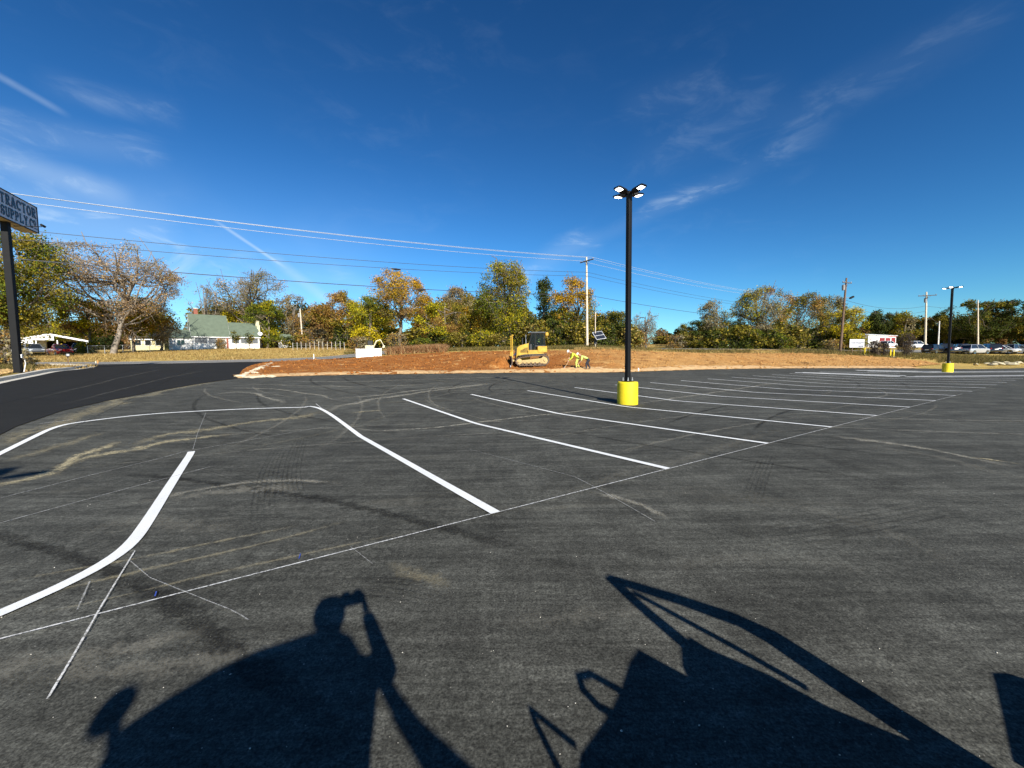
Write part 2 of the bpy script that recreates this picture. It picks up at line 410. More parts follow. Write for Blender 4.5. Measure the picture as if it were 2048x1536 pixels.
def soil_mat():
    s = Nodes('red_clay'); x, y, z = s.sep()
    big = s.noise(.12, 4, .6); mid = s.noise(.9, 7, .7); fine = s.noise(7, 6, .75); band = s.noise(.6, 6, .65, s.mapping((.18, 2.2, 1.2), .1), .4)
    red = s.mix(s.rng(fine, .3, .7), (.22, .075, .016), (.43, .165, .038))
    tan = s.mix(s.rng(fine, .28, .72), (.36, .175, .050), (.58, .325, .112))
    f = s.math('ADD', s.rng(x, -4, 16, 0, .85), s.math('MULTIPLY', s.math('SUBTRACT', big, .5), 1.6))
    f = s.math('ADD', f, s.math('MULTIPLY', s.math('SUBTRACT', band, .5), 1.2))
    c = s.mix(s.rng(f, .1, .9), red, tan)
    c = s.mix(s.math('MULTIPLY', s.rng(mid, .54, .66), .7), c, (.62, .37, .14))
    c = s.mix(s.math('MULTIPLY', s.rng(mid, .46, .34), .75), c, (.14, .052, .017))
    s.color(c); s.b.inputs['Roughness'].default_value = .95; s.b.inputs['Specular IOR Level'].default_value = .15
    s.bump(s.math('ADD', fine, s.math('MULTIPLY', mid, 2.)), .9, .12)
    return s.m
SOIL = soil_mat()
SAND = mat('pale_sand', (.60, .39, .19), .95, var=.35, scale=2.5, bump=.8, bscale=9, spec=.1)
def grass_mat():
    s = Nodes('dry_grass'); 
    a = s.noise(.09, 5, .6); b = s.noise(.55, 7, .7, s.mapping((.6, 2.4, 1))); c_ = s.noise(6, 6, .8)
    c = s.mix(s.rng(b, .3, .7), (.42, .285, .08), (.62, .44, .14))
    c = s.mix(s.math('MULTIPLY', s.rng(a, .48, .64), .75), c, (.27, .21, .06))
    c = s.mix(s.math('MULTIPLY', s.rng(c_, .55, .8), .6), c, (.46, .34, .13))
    c = s.mix(s.math('MULTIPLY', s.rng(c_, .42, .2), .6), c, (.12, .085, .03))
    s.color(c); s.b.inputs['Roughness'].default_value = 1; s.b.inputs['Specular IOR Level'].default_value = .1
    s.bump(c_, 1., .15)
    return s.m
GRASS = grass_mat()
CONC = mat('kerb_concrete', (.52, .49, .42), .9, var=.14, scale=1.5, bump=.3, bscale=30, spec=.2)
def paint_mat(name, col, wear):
    s = Nodes(name); n1 = s.noise(26, 6, .75); n2 = s.noise(3, 5, .6)
    c = s.mix(s.rng(n2, .3, .7), tuple(x * .93 for x in col), col)
    c = s.mix(s.math('MULTIPLY', s.rng(n1, .58, .72), wear), c, (.12, .12, .115)); c = s.mix(s.math('MULTIPLY', s.rng(s.noise(90, 3, .8), .56, .68), .45), c, (.16, .16, .15))
    s.color(c); s.b.inputs['Roughness'].default_value = .62; s.b.inputs['Specular IOR Level'].default_value = .35
    s.bump(s.noise(120, 3, .7), .25, .004)
    return s.m
PAINT = paint_mat('white_paint', (.82, .83, .81), .5)
def decal_mat(name, col, lo, hi, scale, strength, stretch=(1, 1, 1), rot=0.):
    """loose dust, chalk or rubber lying on the asphalt: broken up by noise, thinning out to the ribbon's edge"""
    s = Nodes(name)
    at_ = s.n.new('ShaderNodeAttribute'); at_.attribute_name = 'tint'
    sp = s.n.new('ShaderNodeSeparateColor'); s.l.new(at_.outputs['Color'], sp.inputs[0])
    n1 = s.noise(scale, 8, .72, s.mapping(stretch, rot)); n2 = s.noise(60, 3, .7)
    e = s.math('MULTIPLY', s.math('SUBTRACT', 1., sp.outputs[0]), .42)
    a = s.rng(s.math('SUBTRACT', n1, e), lo, hi)
    a = s.math('MULTIPLY', a, s.rng(sp.outputs[0], 0., .25))
    a = s.math('MULTIPLY', a, s.rng(n2, .32, .6, .15, 1))
    a = s.math('MULTIPLY', s.math('MULTIPLY', a, sp.outputs[1]), strength)
    s.b.inputs['Base Color'].default_value = (*col, 1); s.b.inputs['Roughness'].default_value = 1; s.b.inputs['Specular IOR Level'].default_value = .05
    s.l.new(a, s.b.inputs['Alpha'])
    return s.m
DUST = decal_mat('tan_dust', (.42, .37, .24), .30, .52, 7.0, .85)
DUST2 = decal_mat('grey_dust', (.32, .305, .25), .30, .50, 6.0, .66)
RUBBER = decal_mat('tyre_rubber', (.014, .014, .0145), .22, .45, 8, .55)
CHALK = decal_mat('chalk_line', (.70, .70, .68), .05, .30, 22, .95)
CHALKF = decal_mat('faint_chalk', (.5, .5, .48), .12, .42, 16, .6)
TREAD = decal_mat('tread_print', (.014, .014, .0145), .22, .45, 6, .5)

# ------------------------------------------------------------------ sheets
def densify(P, step):
    out = []
    for i in range(len(P)):
        a, b = np.asarray(P[i], float), np.asarray(P[(i + 1) % len(P)], float); n = max(1, int(np.linalg.norm(b - a) / step))
        out += [a + (b - a) * k / n for k in range(n)]
    return np.array(out)
def sheet(name, poly, inner, zfun, material, edge_step=1.2, margin=.35, smooth=True):
    B = densify(poly, edge_step)
    I = np.asarray(inner, float)
    I = I[inside(I, B)]; I = I[dist_poly(I, B) > margin]
    pts = [Vector(p) for p in np.vstack([B, I])]; n = len(B)
    V, E, F_, *_ = delaunay_2d_cdt(pts, [(i, (i + 1) % n) for i in range(n)], [], 1, 1e-4)
    P = np.array([(p.x, p.y) for p in V]); Z = zfun(P)
    me = bpy.data.meshes.new(name); me.from_pydata([(a, b, c) for (a, b), c in zip(P, Z)], [], [list(f) for f in F_])
    bm = bmesh.new(); bm.from_mesh(me)
    for f in bm.faces:
        f.normal_update()
        if f.normal.z < 0: f.normal_flip()
    bm.to_mesh(me); bm.free()
    if smooth: me.polygons.foreach_set('use_smooth', [True] * len(me.polygons))
    me.materials.append(material)
    o = bpy.data.objects.new(name, me); COL.objects.link(o); return struct(o)
def grid_uv(u0, u1, du, v0, v1, dv, extra=()):
    vs_ = sorted(set(list(np.arange(v0, v1, dv)) + list(extra)))
    return np.array([xy(a, b) for a in np.arange(u0, u1, du) for b in vs_])

def build_ground():
    def axis(segs):
        out = []
        for a, b, s in segs: out += list(np.arange(a, b, s))
        return np.array(sorted(set(np.round(out, 3))))
    X = axis([(-2500, -300, 200), (-300, -110, 12), (-110, 130, 1.5), (130, 300, 12), (300, 2600, 200)])
    Y = axis([(-2500, -300, 200), (-300, -40, 20), (-40, 130, 1.5), (130, 300, 10), (300, 2600, 200)])
    gx, gy = np.meshgrid(X, Y); P = np.column_stack([gx.ravel(), gy.ravel()])
    Z = Hs(P) - .05
    ins = inside(P, LOT_XY); Z = np.where(ins, Z - .12, Z)
    drv = inside(P, DRIVE_XY); Z = np.where(drv, Z - .15, Z)
    n = len(X); j, i = np.meshgrid(np.arange(len(Y) - 1), np.arange(n - 1), indexing='ij')
    a = (j * n + i).ravel(); F_ = np.column_stack([a, a + 1, a + n + 1, a + n])
    o = np_mesh('ground', np.column_stack([P, Z]), F_, GRASS, smooth=True); struct(o)
    tag(o, 'dry golden grass field rolling away behind the car park')

DRIVE_R = [(-2.35, 24.15), (-2.25, 28), (-2.1, 32), (-1.8, 36), (-1.2, 39.5), (-.3, 42.3), (1.2, 44.6), (4, 46.1)]
DRIVE_UV = LOT_EDGE[:9] + DRIVE_R + [(-15.5, 46.1), (-13, 44), (-11.6, 41), (-11, 37), (-11, -45)]
DRIVE_XY = poly_xy(DRIVE_UV)
build_ground()
def zl(P): return Hs(P)
lot = sheet('parking_lot', LOT_XY, grid_uv(-8, 84, 1.5, -44, 26, 1.5, (HALF,)), zl, A_LOT)
tag(lot, 'worn dark grey asphalt car park with fresh white stall lines')
drive = sheet('access_drive', DRIVE_XY, grid_uv(-14, 6, 1.4, -44, 46, 1.4), lambda P: Hs(P) + .012, A_DRIVE)
tag(drive, 'fresh black asphalt entrance drive with a concrete kerb')

def ribbon_np(P, w, step=.3):
    """centre line (n,2) -> resampled centre points and unit normals"""
    P = np.asarray(P, float); seg = np.linalg.norm(np.diff(P, axis=0), axis=1); L = np.concatenate([[0], np.cumsum(seg)])
    n = max(2, int(L[-1] / step) + 1); t = np.linspace(0, L[-1], n)
    C = np.column_stack([np.interp(t, L, P[:, k]) for k in (0, 1)])
    T = np.gradient(C, axis=0); T /= np.linalg.norm(T, axis=1)[:, None] + 1e-9
    return C, np.column_stack([-T[:, 1], T[:, 0]]), t
def smooth_path(P, k=3):
    P = np.asarray(P, float)
    for _ in range(k):
        Q = [P[0]]
        for a, b in zip(P, P[1:]): Q += [a * .75 + b * .25, a * .25 + b * .75]
        P = np.array(Q + [P[-1]])
    return P
def ribbon(name, P, w, zoff, material, parent, step=.3, rows=2, alpha=1., wob=0., seed=0, taper=True):
    C, Nn, t = ribbon_np(P, w, step); n = len(C); r = random.Random(seed)
    if rows == 2:
        A, B = C + Nn * w / 2, C - Nn * w / 2
        XY = np.vstack([A, B]); i = np.arange(n - 1); F_ = np.column_stack([i, i + 1, n + i + 1, n + i])
        tint = None
    else:
        ww = np.array([w / 2 * (1 + wob * mnoise.noise((q * .9, seed * 7.1, 0))) for q in t])[:, None]
        cc = C + Nn * np.array([wob * w * .5 * mnoise.noise((q * .7, seed * 3.3 + 9, 0)) for q in t])[:, None]
        XY = np.vstack([cc + Nn * ww, cc, cc - Nn * ww]); i = np.arange(n - 1)
        F_ = np.vstack([np.column_stack([i + k * n, i + 1 + k * n, n + i + 1 + k * n, n + i + k * n]) for k in (0, 1)])
        e = np.clip(np.minimum(t, t[-1] - t) / (t[-1] * .2 + 1e-6), 0, 1) if taper else np.ones(n)
        mask = np.concatenate([np.zeros(n), np.ones(n), np.zeros(n)]); tint = np.column_stack([mask, np.tile(e, 3) * alpha, np.zeros(3 * n)])
    Z = Hs(XY) + zoff
    F_ = F_[:, ::-1]
    o = np_mesh(name, np.column_stack([XY, Z]), F_, material, parent, tint)
    me = o.data; me.update()
    if me.polygons[0].normal.z < 0: me.flip_normals()
    return o
def gpath(px): return Gs(px)[:, :2]

# stall lines: 9 ft bays, two rows head to head across the shallow swale
LW = .105
for i in range(1, 14):
    ribbon('stall_line', [xy(i * STALL, 0), xy(i * STALL, HALF), xy(i * STALL, 2 * HALF - .02)], LW, .0105, PAINT, lot, .28)
end_line = smooth_path(np.vstack([[xy(0.02, 0)], [xy(0, 5.2)], [xy(-.05, 9.6)], [xy(-.3, 10.75)], gpath([(610, 815.5), (560, 816), (450, 820), (300, 828), (170, 843), (112, 853), (60, 878), (-40, 928)])]), 2)
tag(ribbon('painted_edge_line', end_line, LW, .0108, PAINT, lot, .2), 'white line that wraps round the end of the stall row')
isl = smooth_path(gpath([(383, 904), (340, 972), (298, 1040), (262, 1092), (205, 1132), (120, 1176), (0, 1229), (-120, 1280)]), 2)
tag(ribbon('island_line', isl, LW, .0105, PAINT, lot, .12), 'wide white curved line at the chalk layout marks')
# far bays and hatched box by the second lamp
for q, w in (([(1712, 740.8), (1880, 743.4), (2060, 742.2)], .55), ([(1735, 742.2), (1885, 745), (2060, 743.8)], .55), ([(1590, 745.2), (1700, 749.2), (1800, 753.2)], .5), ([(1605, 745), (1715, 748.6), (1812, 751.6)], .45),
             ([(1812, 753.9), (1930, 753.0), (2060, 751.8)], .45), ([(1830, 752.6), (1930, 751.8), (2060, 750.4)], .3), ([(1640, 743.9), (1720, 745), (1800, 746.5)], .16)):
    ribbon('hatch_line', gpath(q), w, .0105, PAINT, lot, .4)
# chalk layout lines
ribbon('chalk_line', [xy(-6, 0), xy(7 * STALL + 1, 0)], .018, .0118, CHALK, lot, .3, 3, 1, taper=False)
ribbon('chalk_line', [xy(7 * STALL + 1, 0), xy(13 * STALL, 0)], .018, .0118, CHALKF, lot, .4, 3)
for q, m_, w in (([(270, 1104), (200, 1220), (150, 1310), (95, 1402)], CHALK, .013), ([(258, 1122), (300, 1158), (372, 1187), (440, 1214), (470, 1226), (497, 1243)], CHALKF, .012),
                 ([(412, 826), (395, 868), (386, 900)], CHALKF, .016), ([(0, 998), (180, 952), (362, 906)], CHALKF, .03), ([(360, 906), (560, 870), (700, 846)], CHALKF, .03),
                 ([(632, 808), (644, 818)], CHALK, .03), ([(180, 1165), (155, 1222)], CHALKF, .015), ([(0, 1048), (230, 985), (420, 935)], CHALKF, .03),
                 ([(700, 1095), (745, 1130)], CHALKF, .008), ([(940, 900), (1150, 955), (1250, 1010), (1310, 1045)], CHALKF, .014), ([(80, 848), (146, 840)], CHALK, .03)):
    ribbon('chalk_line', gpath(q), w, .0118, m_, lot, .1, 3, 1, 0, taper=False)
BLUE = mat('blue_marking_chalk', (.03, .07, .35), .9)
for q in (([(310, 1196), (313, 1186)]), ([(598, 1120), (601, 1110)])): ribbon('chalk_tick', gpath(q), .007, .012, BLUE, lot, .03)

# dust trails, tyre prints and scuffs with shapes of their own
trails = [([(-60, 985), (0, 968), (59, 957), (98, 943), (137, 926), (156, 914), (187, 903), (215, 894), (236, 882)], .34, DUST, 1.25),
          ([(120, 935), (213, 908), (254, 903), (283, 894), (312, 883), (352, 879), (400, 873), (470, 866)], .36, DUST, .95),
          ([(280, 893), (310, 880), (334, 868), (390, 862), (450, 852), (520, 842), (600, 834), (630, 822)], .42, DUST, .75),
          ([(-40, 905), (30, 868), (102, 850), (171, 822), (273, 794), (376, 772), (465, 757)], .75, DUST, .62),
          ([(0, 925), (60, 910), (140, 888), (210, 864)], .3, DUST, .5), ([(0, 892), (60, 872), (150, 838)], .4, DUST, .55),
          ([(640, 830), (700, 806), (780, 795), (860, 782), (940, 771), (1010, 765)], .55, DUST2, 1.3), ([(660, 800), (760, 790), (880, 775), (980, 768)], .4, DUST2, 1.2),
          ([(700, 826), (740, 822), (770, 820)], .22, DUST, .9), ([(690, 852), (740, 862), (790, 860), (900, 852), (1080, 830), (1230, 815)], .14, DUST2, 1.5),
          ([(1240, 812), (1350, 797), (1460, 780), (1560, 765)], .25, DUST2, 1.2), ([(420, 790), (480, 782), (540, 795), (566, 808)], .26, DUST2, 1.5), ([(440, 776), (560, 778), (640, 792), (690, 803)], .24, DUST2, 1.4),
          ([(480, 768), (620, 772), (760, 775), (900, 764)], .3, DUST2, 1.2), ([(520, 762), (700, 764), (900, 757), (1100, 752)], .4, DUST2, 1.1),
          ([(0, 1165), (120, 1142), (260, 1120), (420, 1085), (600, 1050)], .06, DUST, .55), ([(0, 1210), (150, 1175), (330, 1132), (560, 1080), (700, 1040)], .06, DUST, .5), ([(0, 1245), (220, 1200), (420, 1150), (700, 1090), (830, 1062)], .05, DUST, .45),
          ([(260, 1010), (420, 975), (560, 960), (700, 965)], .16, DUST2, 1.1), ([(330, 1000), (450, 985), (600, 985)], .5, DUST2, .7), ([(150, 1060), (300, 1045), (480, 1060)], .4, DUST2, .3),
          ([(1660, 872), (1760, 885), (1880, 905), (2048, 935)], .30, DUST2, 1.1), ([(1930, 915), (1990, 920), (2048, 930)], .12, DUST, 1.0), ([(1700, 890), (1820, 900), (2048, 960)], .4, DUST2, .3),
          ([(1040, 1000), (1200, 960), (1400, 905), (1560, 860)], .3, DUST2, .3), ([(1180, 985), (1260, 1000), (1340, 1040)], .18, DUST2, 1.0), ([(1750, 1070), (1790, 1080), (1830, 1100)], .07, DUST, 1.0),
          ([(0, 1362), (200, 1350), (400, 1325), (560, 1300), (640, 1290)], .2, DUST2, .4), ([(20, 1300), (220, 1290), (420, 1260)], .25, DUST2, .5), ([(760, 1130), (830, 1160), (900, 1185)], .14, DUST, .35), ([(1000, 1250), (1200, 1220), (1400, 1200)], .2, DUST2, .22),
          ([(1400, 1000), (1600, 1010), (1800, 1060), (2000, 1150)], .3, DUST2, .18), ([(1300, 1120), (1500, 1100), (1750, 1140)], .3, DUST2, .15)]
for k, (q, w, m_, a) in enumerate(trails):
    ribbon('dust_trail', smooth_path(gpath(q), 2), w * 1.9, .003 + .0003 * (k % 9), m_, lot, .18, 3, a, .8, k)
tyres = [([(0, 880), (80, 862), (140, 838), (220, 812), (300, 795), (400, 778), (470, 765)], .24), ([(280, 848), (400, 852), (520, 848)], .16), ([(290, 858), (420, 862), (560, 852)], .13),
         ([(250, 812), (300, 822), (380, 824), (470, 818)], .14), ([(560, 895), (540, 935), (525, 1000), (530, 1060)], .26), ([(605, 870), (590, 910), (580, 960), (600, 1020)], .26),
         ([(380, 930), (470, 950), (560, 985)], .3), ([(400, 918), (520, 945), (640, 960)], .2),          ([(790, 985), (870, 990), (960, 985)], .22), ([(640, 1180), (760, 1170), (900, 1200)], .25), ([(1540, 905), (1520, 950), (1500, 1010)], .22), ([(1600, 900), (1700, 930), (1850, 980)], .3),
         ([(700, 780), (850, 790), (1000, 782), (1150, 770)], .2), ([(560, 775), (700, 785), (860, 778)], .2), ([(1700, 960), (1850, 990), (2048, 1010)], .4), ([(1500, 1080), (1700, 1050), (1900, 1010)], .4)]
for k, (q, w) in enumerate(tyres):
    P = smooth_path(gpath(q), 2); C, Nn, _ = ribbon_np(P, w, .15)
    for j in range(5):
        ribbon('tyre_mark', C + Nn * (j - 2) * w * .21, w * .17, .006 + .0002 * (k % 7), RUBBER if k % 3 else TREAD, lot, .15, 3, .45, .3, 50 + k * 5 + j)
r = random.Random(4)
for k in range(60):                           # faint random scuffs over the whole lot
    u0, v0 = r.uniform(-4, 34), r.uniform(5, 20); a = r.choice([.0, .12, 1.5, .5]) + r.uniform(-.25, .25); L = r.uniform(2, 7); c_ = r.uniform(-.08, .08)
    P = [xy(u0 + s_ * math.cos(a + c_ * s_), v0 + s_ * math.sin(a + c_ * s_)) for s_ in np.linspace(0, L, 10)]
    P = np.array(P)
    if not inside(P, LOT_XY).all(): continue
    ribbon('scuff', P, r.uniform(.06, .35), .008 + .0002 * (k % 8), r.choice([DUST2, DUST2, RUBBER, DUST]), lot, .3, 3, r.uniform(.15, .45), .6, 90 + k)

r = random.Random(21)
for k in range(46):                           # long overlapping sweeps of turning wheels, in pairs a track width apart
    u0, v0 = r.uniform(-5, 26), r.uniform(-3, 21); R0 = r.uniform(5, 22) * r.choice((-1, 1)); a0 = r.uniform(0, 6.28); ln = r.uniform(5, 13); w = r.uniform(.16, .30); al = r.uniform(.55, 1.0); dark = r.random() < .45
    for off in (0, 1.75):
        th = np.linspace(0, ln / abs(R0), 26) * np.sign(R0); cx_, cy_ = u0 - R0 * math.cos(a0), v0 - R0 * math.sin(a0)
        P = np.array([xy(cx_ + (R0 - off) * math.cos(a0 + t), cy_ + (R0 - off) * math.sin(a0 + t)) for t in th])
        if not (inside(P, LOT_XY).all() and (dist_poly(P, LOT_XY) > .4).all()): continue
        ribbon('tyre_sweep', P, w, .0022 + .0001 * (k % 8), RUBBER if dark else DUST2, lot, .25, 3, al * (1.1 if dark else .8), .35, 300 + k)
for uu in (-8.2, -5.3): ribbon('paving_seam', [xy(uu, b) for b in np.arange(9 if uu > -6 else -10, 45, 1.)], .05, .016, RUBBER, drive, .5, 3, 1., .2, int(uu * 10), False)
for q in ([(60, 800), (150, 778), (260, 752), (330, 738)], [(120, 812), (230, 782), (350, 752), (420, 740)]): ribbon('dust_trail', smooth_path(gpath(q), 2), .3, .018, DUST2, drive, .3, 3, .35, .6, 7)
# litter: pale crumbs of stone and paint flakes on the asphalt
def crumbs(name, n, region, smin, smax, material, seed, parent=None):
    r = np.random.default_rng(seed); V = []; F_ = []
    px = np.column_stack([r.uniform(region[0], region[2], n), r.uniform(region[1], region[3], n)]); P = Gs(px)
    oct_ = np.array([(1, 0, 0), (-1, 0, 0), (0, 1, 0), (0, -1, 0), (0, 0, .6), (0, 0, -.4)]); tf = [(0, 2, 4), (2, 1, 4), (1, 3, 4), (3, 0, 4), (2, 0, 5), (1, 2, 5), (3, 1, 5), (0, 3, 5)]
    sz = smin * (smax / smin) ** (r.random(n) ** 2.2)
    for i in range(n):
        a = r.uniform(0, 6.28); R_ = np.array([[math.cos(a), -math.sin(a), 0], [math.sin(a), math.cos(a), 0], [0, 0, 1]])
        V.append((oct_ * (.6 + .7 * r.random((6, 1)))) @ R_.T * sz[i] + P[i] + [0, 0, sz[i] * .2]); F_ += [[6 * i + q for q in t] for t in tf]
    return np_mesh(name, np.vstack(V), np.array(F_), material, parent)
tag(stuff(crumbs('stone_crumbs', 170, (0, 850, 2048, 1536), .002, .0065, mat('pale_stone', (.6, .57, .5), .9), 3)), 'scattered pale stone crumbs on the asphalt', 'gravel')

# kerb and gutter
def build_kerb():
    vs_ = np.concatenate([np.arange(-44, 36, 1.), np.arange(36, 46.2, .7)])
    def off(v): return -11 - max(0, (v - 36.5)) ** 2 * .045
    prof = [(.02, -.2), (.02, .022), (-.40, -.005), (-.42, .14), (-.60, .155), (-.62, -.2)]
    V, F_ = [], []
    for v in vs_:
        cx, cy = xy(off(v), v); z = H(cx, cy)
        for du, dz in prof:
            x_, y_ = xy(off(v) + du, v); V.append((x_, y_, z + dz))
    n = len(prof)
    for i in range(len(vs_) - 1):
        for k in range(n - 1): F_.append((i * n + k, i * n + k + 1, (i + 1) * n + k + 1, (i + 1) * n + k))
    m = MB(); m.add(V, F_); o = m.build('concrete_kerb', CONC); struct(o); tag(o, 'pale concrete kerb and gutter along the black drive')
build_kerb()

# the highway beyond the bank
HW = smooth_path(np.array([xy(-120, 50.3), xy(-60, 50.3), xy(-20, 50.3), xy(5, 50.3), xy(24, 50), (2, 65.5), (26, 71.5), (60, 77), (95, 81), (150, 84)]), 2)
def build_highway():
    C, Nn, t = ribbon_np(HW, 8, 2.); V = []; cols = [-4.1, -2, 0, 2, 4.1]
    XY = np.vstack([C + Nn * c_ for c_ in cols]); Z = Hs(XY) + .03; n = len(C); i = np.arange(n - 1)
    F_ = np.vstack([np.column_stack([i + k * n, n + i + k * n, n + i + 1 + k * n, i + 1 + k * n]) for k in range(4)])
    o = np_mesh('highway', np.column_stack([XY, Z]), F_, A_ROAD, smooth=True)
    if o.data.polygons[0].normal.z < 0: o.data.flip_normals()
    struct(o); tag(o, 'pale two-lane road running behind the dirt bank')
    for off in (-3.6, 3.6):
        ribbon('edge_line', C + Nn * off, .12, .036, PAINT, o, 2.)
    ribbon('centre_line', C, .12, .036, mat('yellow_line', (.5, .35, .03), .7), o, 2.)
build_highway()

# dirt bank
CREST = [(560, 723, 43), (620, 720.5, 44), (700, 717, 45), (780, 711, 45), (860, 706.5, 45.5), (950, 703.5, 46), (1050, 702, 46), (1120, 701, 46.5), (1173, 700, 47), (1210, 699, 47.5), (1250, 701.5, 48),
         (1350, 704.5, 50), (1500, 706, 53), (1600, 706, 56), (1690, 709, 56), (1780, 713, 55), (1850, 720, 53), (1885, 728, 50)]
crest_xy = np.array([at(*q)[:2] for q in CREST])
DIRT_XY = np.vstack([poly_xy(LOT_EDGE[9:23])[:-1], [xy(53.5, 9.3)], crest_xy[::-1], poly_xy(DRIVE_R[1:7])[::-1]])
def dirt_z(P):
    d = dist_poly(P, DIRT_XY); z = Hs(P)
    k = np.clip(d / 1.6, 0, 1)
    rel = np.array([mnoise.fractal((x * .55, y * .9, 3.), 1., 2., 5) * .13 + mnoise.fractal((x * 2.1, y * 2.6, 8.), 1., 2., 3) * .05 for x, y in P])
    ch = np.array([max(0, 1 - math.hypot((x - 8.2) / 3.4, (y - 35.5) / 3.)) for x, y in P])     # lumpier fresh fill beside the workers
    rough = np.array([mnoise.fractal((x * 1.7, y * 1.7, 1.), 1., 2., 4) for x, y in P])
    return z + .03 + k * (rel * .8 + .05 + ch * (.2 + .25 * rough))
gi = [(a, b) for a in np.arange(-32, 52, .42) for b in np.arange(22, 62, .5)]
rj = np.random.default_rng(2); gi = np.array(gi) + rj.uniform(-.15, .15, (len(gi), 2))
dirt = sheet('dirt_bank', DIRT_XY, gi, dirt_z, SOIL, .6, .25)
tag(dirt, 'graded red clay bank between the car park and the road')
def clods(name, n, poly, smin, smax, material, seed, label, zf=dirt_z):
    r = np.random.default_rng(seed); lo, hi = poly.min(0), poly.max(0); P = r.uniform(lo, hi, (n * 4, 2)); P = P[inside(P, poly)][:n]; n = len(P); Z = zf(P)
    base = np.array([(1, 0, 0), (-1, 0, 0), (0, 1, 0), (0, -1, 0), (0, 0, 1), (0, 0, -.5)]); tf = np.array([(0, 2, 4), (2, 1, 4), (1, 3, 4), (3, 0, 4), (2, 0, 5), (1, 2, 5), (3, 1, 5), (0, 3, 5)])
    s = (smin * (smax / smin) ** (r.random(n) ** 2.5))[:, None, None]
    V = base[None] * (.6 + .8 * r.random((n, 6, 1))) * s * np.array([1.2, 1, .8]) + np.column_stack([P, Z])[:, None]
    F_ = tf[None] + 6 * np.arange(n)[:, None, None]
    o = np_mesh(name, V.reshape(-1, 3), F_.reshape(-1, 3), material); stuff(o); tag(o, label, 'soil'); return o
clods('soil_clods', 6000, DIRT_XY, .03, .16, SOIL, 5, 'small clods of red clay lying over the graded bank')
# pale sandy strip and spilled base stone along the lot edge
edge = smooth_path(np.array([xy(a, b + .25) for a, b in LOT_EDGE[9:22]]), 1)
def strip(name, P, w0, w1, zoff, material, seed, label):
    C, Nn, t = ribbon_np(P, 1, .35); n = len(C)
    w = np.array([w0 + (w1 - w0) * (.5 + .5 * mnoise.noise((q * .18, seed, 0))) + .25 * mnoise.noise((q * 1.1, seed, 4)) for q in t])[:, None].clip(.08)
    inn = np.array([.12 * mnoise.noise((q * 1.4, seed, 9)) for q in t])[:, None]
    rows = [C - Nn * (.28 + inn), C + Nn * w * .35, C + Nn * w * .75, C + Nn * w]; zz = [.02, .09, .10, -.02]
    XY = np.vstack(rows); Z = np.concatenate([Hs(q) + a for q, a in zip(rows, zz)]) + zoff
    Z += np.array([.03 * mnoise.noise((x * 3, y * 3, seed)) for x, y in XY])
    i = np.arange(n - 1); F_ = np.vstack([np.column_stack([i + k * n, i + 1 + k * n, n + i + 1 + k * n, n + i + k * n]) for k in range(3)])
    o = np_mesh(name, np.column_stack([XY, Z]), F_, material, smooth=True); o.data.update()
    if o.data.polygons[0].normal.z < 0: o.data.flip_normals()
    struct(o); tag(o, label); return o
strip('sand_edge', edge, .5, 3.4, .0, SAND, 2., 'pale sandy strip where the dirt bank meets the asphalt')
# ------------------------------------------------------------------ trees
def leaf_mat(name, transl=.3):
    m = bpy.data.materials.new(name); m.use_nodes = True; n = m.node_tree.nodes; l = m.node_tree.links; n.clear()
    o = n.new('ShaderNodeOutputMaterial'); a = n.new('ShaderNodeAttribute'); a.attribute_name = 'tint'
    d = n.new('ShaderNodeBsdfDiffuse'); t = n.new('ShaderNodeBsdfTranslucent'); mx = n.new('ShaderNodeMixShader'); mx.inputs[0].default_value = transl
    l.new(a.outputs['Color'], d.inputs[0]); l.new(a.outputs['Color'], t.inputs[0])
    l.new(d.outputs[0], mx.inputs[1]); l.new(t.outputs[0], mx.inputs[2]); l.new(mx.outputs[0], o.inputs[0]); MATS[name] = m
    return m
LEAF = leaf_mat('leaves', .28)
BARK = mat('grey_bark', (.17, .145, .115), .95, var=.4, scale=3, bump=.6, bscale=12, spec=.1)
BARKP = mat('pale_bark', (.25, .215, .175), .95, var=.4, scale=3, bump=.5, bscale=12, spec=.1)
BARKD = mat('dark_bark', (.075, .06, .048), .95, var=.4, scale=3, spec=.1)
PAL = {'green': [(.060, .085, .016), (.095, .115, .020), (.040, .060, .014), (.14, .145, .022)],
       'yellowgreen': [(.20, .195, .016), (.29, .25, .016), (.115, .13, .018), (.36, .29, .02), (.07, .085, .016)],
       'yellow': [(.38, .29, .015), (.30, .25, .018), (.22, .20, .02), (.44, .33, .02)],
       'olive': [(.115, .105, .022), (.16, .135, .026), (.075, .075, .018), (.20, .155, .03)],
       'orange': [(.36, .20, .018), (.29, .155, .018), (.40, .25, .022), (.20, .125, .02), (.16, .14, .022)],
       'brown': [(.20, .115, .045), (.27, .155, .055), (.14, .08, .035), (.23, .17, .05)],
       'pink': [(.30, .205, .155), (.24, .16, .12), (.36, .26, .20), (.20, .15, .10)],
       'rust': [(.20, .115, .028), (.15, .09, .025), (.18, .13, .03), (.12, .10, .024)],
       'dark': [(.030, .042, .014), (.045, .058, .017), (.065, .072, .02), (.022, .030, .011)],
       'grey': [(.20, .175, .135), (.16, .14, .11), (.25, .215, .165), (.13, .115, .09)],
       'pine': [(.035, .055, .024), (.055, .075, .032), (.025, .038, .018), (.075, .085, .04)],
       'straw': [(.42, .30, .11), (.34, .23, .08), (.5, .37, .16), (.26, .17, .06)],
       'weed': [(.14, .12, .045), (.20, .155, .055), (.095, .10, .03), (.27, .2, .08)],
       'redgrass': [(.30, .14, .065), (.36, .21, .10), (.23, .11, .05), (.4, .28, .14)]}
